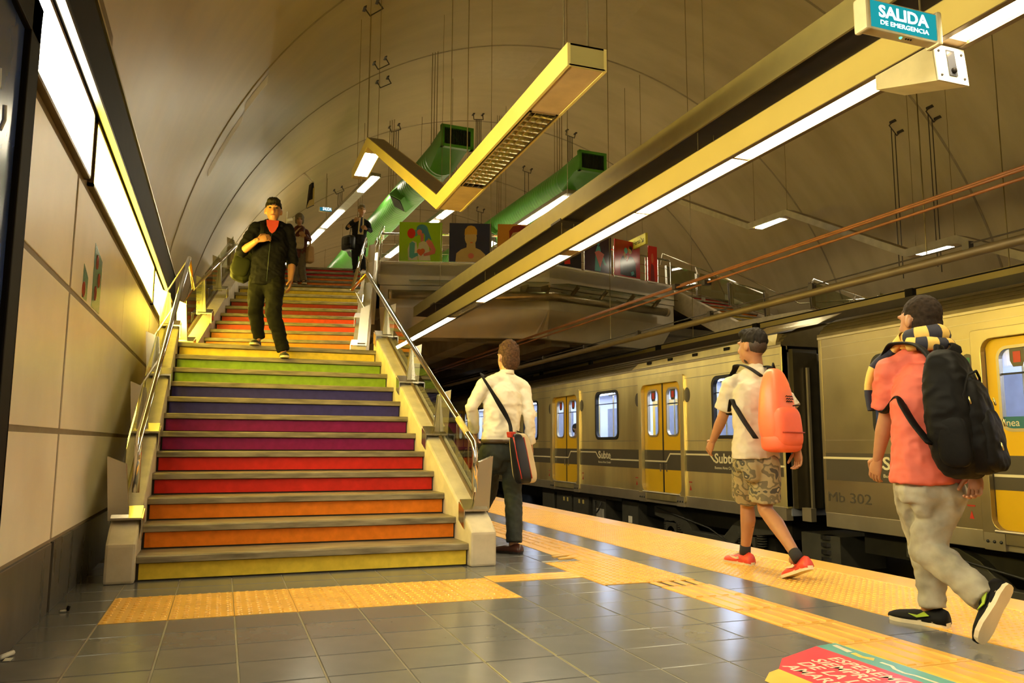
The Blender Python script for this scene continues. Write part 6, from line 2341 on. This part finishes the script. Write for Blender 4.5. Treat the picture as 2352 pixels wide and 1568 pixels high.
make_shoe(g, V(3.515, 3.215, 0.0), V(-.30, .95, 0), UP, M_bkb, M_wsole, L=.29, h=.085, w=.056, m_acc=M_lime)
dR = (aty(2262, 1488, 2.78) - aty(2320, 1352, 2.76)).normalized()
make_shoe(g, aty(2318, 1354, 2.77), (dR + V(0, .10, 0)).normalized(), V(-.35, .90, -.20), M_bkb, M_wsole, L=.29, h=.085, w=.056, m_acc=M_lime)
b = MB()
b.limb([Jb['ank_r'], Jb['ank_r'] + (Jb['ank_r'] - Jb['kne_r']).normalized() * .02], [.045, .04], 14)
b.build('sock', M_sock, g, smooth=True)
# scarf round the neck
g = thing('scarf', 'yellow and navy striped scarf round the neck of the coral shirt man', 'scarf', (Jb['neck'].x, Jb['neck'].y, Jb['neck'].z))


def striped(pts, rad, every, name):
    b = MB()
    n = 14
    pts = [Vector(p) for p in pts]
    fine, fr = [], []
    for i in range(len(pts) - 1):
        for j in range(4):
            u = j / 4
            fine.append(pts[i].lerp(pts[i + 1], u))
            fr.append([rad[i][c] * (1 - u) + rad[i + 1][c] * u for c in (0, 1)])
    fine.append(pts[-1])
    fr.append(list(rad[-1]))
    sm = [fine[0]] + [(fine[i - 1] + fine[i] * 2 + fine[i + 1]) / 4 for i in range(1, len(fine) - 1)] + [fine[-1]]
    rings = []
    for i, p in enumerate(sm):
        a, c = sm[max(0, i - 1)], sm[min(len(sm) - 1, i + 1)]
        d = (c - a).normalized()
        sv = d.cross(UP)
        sv = sv.normalized() if sv.length > .2 else s
        t = sv.cross(d)
        w_ = 1 + .10 * noise.noise(p * 25)
        rings.append([p + sv * (cos(2 * pi * j / n) * fr[i][0] * (w_ + .07 * cos(3 * 2 * pi * j / n))) + t * (sin(2 * pi * j / n) * fr[i][1] * w_) for j in range(n)])
    for i in range(len(rings) - 1):
        b.cur = (i // every) % 2
        b.loft([rings[i], rings[i + 1]], cap=False)
    return b.build(name, [M_scy, M_scb], g, smooth=True)


nk = Jb['neck'] + UP * .012
loop = []
for i in range(13):
    a = 2 * pi * i / 12 + 2.4
    loop.append(nk + s * (.098 * cos(a)) + f * (.096 * sin(a)) + UP * (.004 - .020 * sin(a)))
striped(loop, [(.034, .048)] * 13, 4, 'neck_wrap')
loop2 = []
for i in range(9):
    a = pi * i / 8 + pi
    loop2.append(nk + s * (.128 * cos(a)) + f * (.112 * sin(a)) - UP * (.032))
striped(loop2, [(.030, .036)] * 9, 4, 'lower_wrap')
sl_ = Jb['sho_l']
striped([nk - s * .11 + UP * .01 + f * .03, sl_ * .5 + nk * .5 + f * .08 + UP * .045, sl_ + f * .11 - s * .015 + UP * .03, sl_ + f * .135 - s * .02 - UP * .09, sl_ + f * .12 - s * .02 - UP * .20], [(.030, .034), (.030, .028), (.030, .022), (.030, .018), (.028, .016)], 4, 'hanging_end')
# black backpack
bc = aty(2205, 950, 2.86)
g = thing('backpack', 'large black backpack with several pockets on the coral shirt man', 'backpack', (bc.x, bc.y, bc.z - .3), 'backpacks people carry')
by = V(.44, -.90, 0).normalized()
bx = V(-by.y, by.x, 0)
blean = (UP * .97 + by * -.0 - bx * .0 + V(.0, 0, 0) - V(.09, -.03, 0)).normalized()
MB3 = Matrix((bx, by, blean)).transposed()
b = MB()
soft_box(b, bc - by * .02, (.40, .23, .62), MB3, p=3.4, taper=lambda t: (1.0 - .36 * max(0, t - .45) ** 1.3, 1.0 - .55 * max(0, t - .45) ** 1.2))
remesh('main_sack', b, M_bkb, g, .01, 3, disp=folds(.008, seed=21))
b = MB()
soft_box(b, bc + by * .065 - blean * .06, (.31, .15, .45), MB3, p=3.8, taper=lambda t: (1.0 - .22 * max(0, t - .4), 1.0 - .5 * max(0, t - .4)))
remesh('middle_pocket', b, M_bkb, g, .01, 3, disp=folds(.007, seed=23))
b = MB()
soft_box(b, bc + by * .115 - blean * .125, (.28, .10, .29), MB3, p=3.8, taper=lambda t: (1.0 - .12 * t, 1.0 - .3 * t))
remesh('front_pocket', b, M_bkb, g, .01, 3, disp=folds(.006, seed=25))
for q in (-1, ):
    b = MB()
    soft_box(b, bc + bx * (.17 * q) - blean * .13 - by * .0, (.06, .14, .24), MB3, p=3.5)
    b.build('side_pocket', M_bkb, g, smooth=True)
b = MB()
b.tube([bc + blean * .26 + bx * -.05 - by * .05, bc + blean * .325 + bx * -.03 - by * .045, bc + blean * .325 + bx * .03 - by * .045, bc + blean * .26 + bx * .05 - by * .05], .016, 10)
b.build('carry_handle', M_bkb, g, smooth=True)
b = MB()
pts = [bc + bx * x + by * (.098 - 1.4 * x * x) + blean * z for x, z in ((-.165, -.10), (-.155, .08), (-.10, .175), (0, .20), (.10, .175), (.15, .06))]
b.tube(pts, .006, 8)
b.build('zip_line', M_bweb, g, smooth=True)
for i, (x, yv, z) in enumerate(((-.14, .085, .07), (-.10, .105, .0), (.02, .172, -.03), (-.06, .165, -.14), (-.12, .10, -.20), (.05, .14, .07))):
    p = bc + bx * x + by * yv + blean * z
    b = MB()
    b.limb([p, p - UP * .028 + by * .006], [(.007, .004), (.009, .005)], 8, side=bx)
    b.build('zip_pull', M_gold, g, smooth=True)
inn = Jb['sho_l'] * .66 + Jb['neck'] * .34
strap(g, [bc + blean * .22 - bx * .08 - by * .09, aty(2140, 828, 2.93), aty(2108, 794, 3.04), aty(2066, 788, 3.17), aty(2040, 800, 3.30), Jb['sho_l'] * .8 + I['ches'] * .2 + f * .135, I['ches'] * .5 + Jb['sho_l'] * .5 + f * .12 - UP * .13 - s * .05,
          aty(2062, 912, 3.16), aty(2074, 932, 3.09), aty(2100, 974, 2.98), aty(2136, 1018, 2.86)], .055, .016, M_bkb, s)
inn = Jb['sho_r'] * .66 + Jb['neck'] * .34
strap(g, [bc + blean * .24 + bx * .075 - by * .10, inn - f * .075 + UP * .070, inn + f * .02 + UP * .090, Jb['sho_r'] * .8 + I['ches'] * .2 + f * .125, I['ches'] * .5 + Jb['sho_r'] * .5 + f * .125 - UP * .13 + s * .05, I['waist'] + s * .212 + f * .03 + UP * .09, bc - blean * .10 + bx * .165 - by * .07],
      .07, .016, M_bkb, s)

# ---------------------------------------------------------------- man coming down the stair
M_hood = mat('black_hoodie_cloth', (0.0065, 0.006, 0.007), rough=0.8, spec=0.1, var=0.25, scale=12)
M_djean = mat('dark_jeans', (0.008, 0.0075, 0.005), rough=0.8, spec=0.1, var=0.25, scale=9)
M_redt = mat('red_tee', (0.36, 0.035, 0.025), rough=0.7)
M_dshoe = mat('dark_canvas_shoe', (0.012, 0.012, 0.009), rough=0.7)
M_olive2 = mat('dark_olive_backpack', (0.018, 0.019, 0.006), rough=0.7, spec=0.15, var=0.2)
Jd = dict(head=aty(628, 484, 9.42), neck=aty(628, 509, 9.46), sho_r=aty(585, 517, 9.46), sho_l=aty(664, 521, 9.50), elb_r=aty(556, 577, 9.38), wri_r=aty(592, 551, 9.14),
          elb_l=aty(671, 602, 9.56), wri_l=aty(667, 645, 9.46), hip_r=aty(594, 642, 9.50), hip_l=aty(632, 645, 9.46), kne_r=aty(586, 704, 9.52), ank_r=V(.34, 9.68, 2.155),
          kne_l=aty(628, 718, 9.30), ank_l=V(.60, 9.35, 1.975))
g, f, s, I = person('man in black hoodie and jeans walking down the rainbow stair', Jd, (-.06, -1.0), k=1.04, hair=('quiff', M_hair_b), eyes=True,
                    hand_spec={'r': dict(curl=.9, d=V(.85, -.12, .30), n=V(.1, .9, -.2)), 'l': dict(curl=.5)})
shirt(g, Jd, f, s, I, M_hood, k=1.04, sleeve='pushed', hem=-.07, a=(.185, .185, .198), bdep=(.13, .13, .138), amp=.012, seed=31, sl=(.076, .068, .06), name='hoodie')
trousers(g, Jd, f, s, I, M_djean, k=1.04, r=(.108, .084, .070), seed=33, amp=.012)
b = MB()
c0 = I['mid'] * .5 + Jd['neck'] * .5
b.prism([c0 + f * .112 - s * .07 + UP * .03, c0 + f * .112 + s * .07 + UP * .03, c0 + f * .128 + s * .062 - UP * .04, c0 + f * .146 + s * .03 - UP * .11, c0 + f * .148 - UP * .135, c0 + f * .146 - s * .03 - UP * .11, c0 + f * .128 - s * .062 - UP * .04], f * .012)
b.build('tee_neck', M_redt, g)
b = MB()
b.limb([c0 - s * .10 + f * .06 - UP * .01, c0 - s * .085 - f * .06 + UP * .03, c0 - f * .11 + UP * .035, c0 + s * .085 - f * .06 + UP * .03, c0 + s * .10 + f * .06 - UP * .01], [.03, .04, .045, .04, .03], 12)
b.build('hood', M_hood, g, smooth=True)
b = MB()
b.tube([c0 + f * .150 - UP * .13, I['ches'] + f * .155, I['waist'] + f * .150, I['pel'] + f * .145 - UP * .04], .004, 6)
b.build('zip', mat('zip_dark', (.02, .03, .03), rough=.5), g, smooth=True)
make_shoe(g, V(.338, 9.76, 2.042), V(-.25, -.96, 0), UP, M_dshoe, M_wsole, h=.085)
make_shoe(g, V(.602, 9.42, 1.872), V(.05, -1, 0), UP, M_dshoe, M_wsole, h=.085)
bc = aty(560, 606, 9.66)
g = thing('backpack', 'dark olive backpack slung on one shoulder of the hooded man', 'backpack', (bc.x, bc.y, bc.z - .2), 'backpacks people carry')
b = MB()
soft_box(b, bc, (.26, .24, .44), Matrix.Rotation(.25, 3, 'Y'), p=3.2)
remesh('sack', b, M_olive2, g, .011, 3, disp=folds(.012, seed=41))
b = MB()
soft_box(b, bc + V(-.03, -.09, -.05), (.20, .10, .24), Matrix.Rotation(.25, 3, 'Y'), p=3.2)
b.build('front_pocket', M_olive2, g, smooth=True)
strap(g, [bc + V(.06, 0, .20), Jd['sho_r'] + UP * .075 - s * .05 - f * .02, Jd['sho_r'] - s * .08 + f * .12, I['ches'] - s * -.10 + f * .155, bc + V(.12, -.10, .0)], .05, .012, M_bweb, s)

# ---------------------------------------------------------------- man in a suit near the top
M_suit = mat('charcoal_suit', (0.018, 0.018, 0.024), rough=0.8, spec=0.15, var=0.15)
M_tie = mat('blue_tie', (0.025, 0.035, 0.16), rough=0.5)
zs = RISE * 28
fo = atz(822, 629, zs)
Y = fo.y
Js = dict(head=aty(831, 483, Y - .02), neck=aty(829, 499, Y), sho_r=aty(808, 508, Y), sho_l=aty(846, 510, Y), elb_r=aty(798, 523, Y - .05), wri_r=aty(814, 508, Y - .20), elb_l=aty(851, 530, Y - .05), wri_l=aty(842, 526, Y - .24),
          hip_r=aty(816, 556, Y), hip_l=aty(832, 556, Y), kne_r=aty(815, 590, Y - .05), kne_l=aty(832, 588, Y - .10), ank_r=V(fo.x - .06, Y - .05, zs + .10), ank_l=V(fo.x + .10, Y - .12, zs + .10))
g, f, s, I = person('man in dark suit and blue tie at the top of the stair', Js, (.05, -1.0), k=.95, skin=M_skin2, hair=('quiff', M_hair_g), eyes=True, voxel=.01,
                    hand_spec={'r': dict(curl=.9, d=V(.7, -.3, .5), n=V(0, 1, 0)), 'l': dict(curl=.9, d=V(-.8, -.4, .2), n=V(0, 1, 0))})
shirt(g, Js, f, s, I, M_suit, k=.95, hem=-.08, a=(.185, .175, .195), amp=.008, seed=51, name='suit_jacket', voxel=.011)
trousers(g, Js, f, s, I, M_suit, k=.95, r=(.10, .078, .07), seed=53, voxel=.011)
c0 = I['mid'] * .5 + Js['neck'] * .5
pw = I['waist'] + f * .128
b = MB()
b.prism([c0 + f * .115 - s * .055 + UP * .03, c0 + f * .115 + s * .055 + UP * .03, pw + s * .065 - UP * .05, pw - s * .065 - UP * .05], f * .016)
b.build('shirt_front', M_wshirt, g)
b = MB()
b.prism([c0 + f * .135 - s * .018 + UP * .02, c0 + f * .135 + s * .018 + UP * .02, pw + f * .02 + s * .034 + UP * .02, pw + f * .02 - UP * .03, pw + f * .02 - s * .034 + UP * .02], f * .012)
b.build('tie', M_tie, g)
P = I['P']
b = MB()
for q in (-1, 1):
    b.tube([P(q * .033 + .022 * cos(a * pi / 5), .098, .016 + .016 * sin(a * pi / 5)) for a in range(11)], .003, 6)
b.tube([P(-.011, .10, .018), P(.011, .10, .018)], .003, 6)
b.build('glasses', M_steel, g)
make_shoe(g, V(fo.x - .06, Y + .05, zs + .002), V(-.1, -1, 0), UP, M_bsole, M_bsole, h=.075)
make_shoe(g, V(fo.x + .10, Y - .02, zs + .002), V(.1, -1, 0), UP, M_bsole, M_bsole, h=.075)
bc = aty(800, 558, Y - .02)
g = thing('briefcase', 'black briefcase hanging from the suited man\'s shoulder', 'bag', (bc.x, bc.y, bc.z - .2))
b = MB()
soft_box(b, bc, (.17, .36, .34), Matrix.Rotation(.5, 3, 'Z'), p=6)
b.build('case', M_bagk, g, smooth=True)
b = MB()
soft_box(b, bc + V(-.02, -.1, .02), (.15, .2, .2), Matrix.Rotation(.5, 3, 'Z'), p=6)
b.build('flap', M_bagk, g, smooth=True)
strap(g, [bc + V(.02, .08, .15), Js['sho_r'] + UP * .08, bc + V(.02, -.10, .15)], .035, .008, M_bweb, V(0, 1, 0))

# ---------------------------------------------------------------- woman with bags
M_wool = mat('burgundy_jacket', (0.11, 0.032, 0.025), rough=0.85, var=0.3, scale=25)
M_tanp = mat('taupe_trousers', (0.13, 0.10, 0.065), rough=0.85, var=0.15)
M_beige = mat('beige_bag_cloth', (0.46, 0.37, 0.25), rough=0.8)
M_paper = mat('kraft_tote', (0.50, 0.31, 0.17), rough=0.8, var=0.1)
zs = RISE * 25
fo = atz(688, 656, zs)
Y = fo.y
Jw = dict(head=aty(688, 503, Y - .06), neck=aty(688, 517, Y - .02), sho_r=aty(672, 528, Y), sho_l=aty(703, 528, Y), elb_r=aty(668, 550, Y - .06), wri_r=aty(685, 549, Y - .26), elb_l=aty(711, 550, Y - .06), wri_l=aty(700, 541, Y - .26),
          hip_r=aty(681, 580, Y), hip_l=aty(695, 580, Y), kne_r=aty(681, 617, Y - .03), kne_l=aty(694, 615, Y - .10), ank_r=V(fo.x - .08, Y - .02, zs + .10), ank_l=V(fo.x + .07, Y - .12, zs + .10))
g, f, s, I = person('grey haired woman in burgundy jacket and scarf holding her bag strap', Jw, (-.05, -1.0), k=.92, skin=M_skin2, hair=('bob', M_hair_g), eyes=True, head_tilt=.35, voxel=.01,
                    hand_spec={'r': dict(curl=1.0, d=V(.8, -.3, .3), n=V(0, 1, 0)), 'l': dict(curl=1.0, d=V(-.8, -.3, .3), n=V(0, 1, 0))})
shirt(g, Jw, f, s, I, M_wool, k=.92, hem=-.06, a=(.185, .178, .185), amp=.010, seed=61, name='jacket', voxel=.011, sl=(.07, .06, .055))
trousers(g, Jw, f, s, I, M_tanp, k=.92, r=(.10, .08, .075), seed=63, voxel=.011)
c0 = I['mid'] * .5 + Jw['neck'] * .5
b = MB()
b.limb([c0 - s * .085 + f * .03, c0 - s * .05 + f * .11 - UP * .06, c0 - s * .02 + f * .15 - UP * .25, c0 + s * .01 + f * .15 - UP * .5, c0 + s * .03 + f * .13 - UP * .66], [(.04, .03), (.045, .03), (.05, .025), (.055, .022), (.06, .018)], 12, side=s)
b.build('long_scarf', M_wool, g, smooth=True)
make_shoe(g, V(fo.x - .08, Y + .07, zs + .002), V(-.1, -1, 0), UP, M_bsole, M_wsole, h=.075, L=.25)
make_shoe(g, V(fo.x + .07, Y - .04, zs + .002), V(.05, -1, 0), UP, M_bsole, M_wsole, h=.075, L=.25)
bc = aty(684, 551, Y - .27)
g = thing('handbag', 'beige crossbody bag held in front by the woman', 'bag', (bc.x, bc.y, bc.z - .12))
b = MB()
soft_box(b, bc - UP * .06, (.27, .09, .26), None, p=4)
b.build('body', M_beige, g, smooth=True)
b = MB()
soft_box(b, bc + V(0, -.03, -.01), (.26, .05, .14), None, p=4)
b.build('flap', M_beige, g, smooth=True)
strap(g, [bc + V(-.11, .03, .05), c0 - s * -.06 + f * .14 - UP * .1, Jw['sho_l'] * .7 + Jw['neck'] * .3 + UP * .08, bc + V(.12, .05, .05)], .035, .008, M_beige, s)
bc = aty(711, 585, Y - .10)
g = thing('tote_bag', 'kraft coloured tote bag hanging from the woman\'s arm', 'bag', (bc.x, bc.y, bc.z - .2))
b = MB()
soft_box(b, bc, (.15, .22, .36), Matrix.Rotation(.3, 3, 'Z'), p=6, taper=lambda t: (1.1 - .3 * t, 1.0))
b.build('body', M_paper, g, smooth=True)
strap(g, [bc + V(.0, .08, .17), Jw['elb_l'] + V(.02, 0, .06), bc + V(.0, -.08, .17)], .03, .006, M_paper, V(1, 0, 0))

# ---------------------------------------------------------------- passenger behind a door window of the train
pc = Vector((7.75, 17.05, 1.28))
b = MB()
P, MH = add_head(b, pc, V(.25, -.97, 0), V(-.97, -.25, 0), .95)
b.limb([pc - UP * .30, pc - UP * .09], [.055, .05], 14)
b.limb([pc - UP * .75, pc - UP * .5, pc - UP * .26, pc - UP * .19], [(.17, .12), (.19, .13), (.18, .10), (.08, .07)], 18, side=V(-.97, -.25, 0))
g = thing('person', 'seated passenger seen through a train door window', 'person', (pc.x, pc.y, .56))
remesh('body', b, M_skin2, g, .01, 3)
b = MB()
b.limb([pc - UP * .74, pc - UP * .5, pc - UP * .28, pc - UP * .21], [(.18, .13), (.20, .14), (.19, .115), (.09, .08)], 18, side=V(-.97, -.25, 0))
remesh('jumper', b, M_redt, g, .012, 3)
b = MB()
b.ball(P(0, -.022, .040), (.082, .097, .094), 20, 14, MH)
b.ball(P(0, -.05, -.01), (.074, .068, .084), 18, 12, MH)
remesh('hair', b, M_hair_b, g, .008, 2)
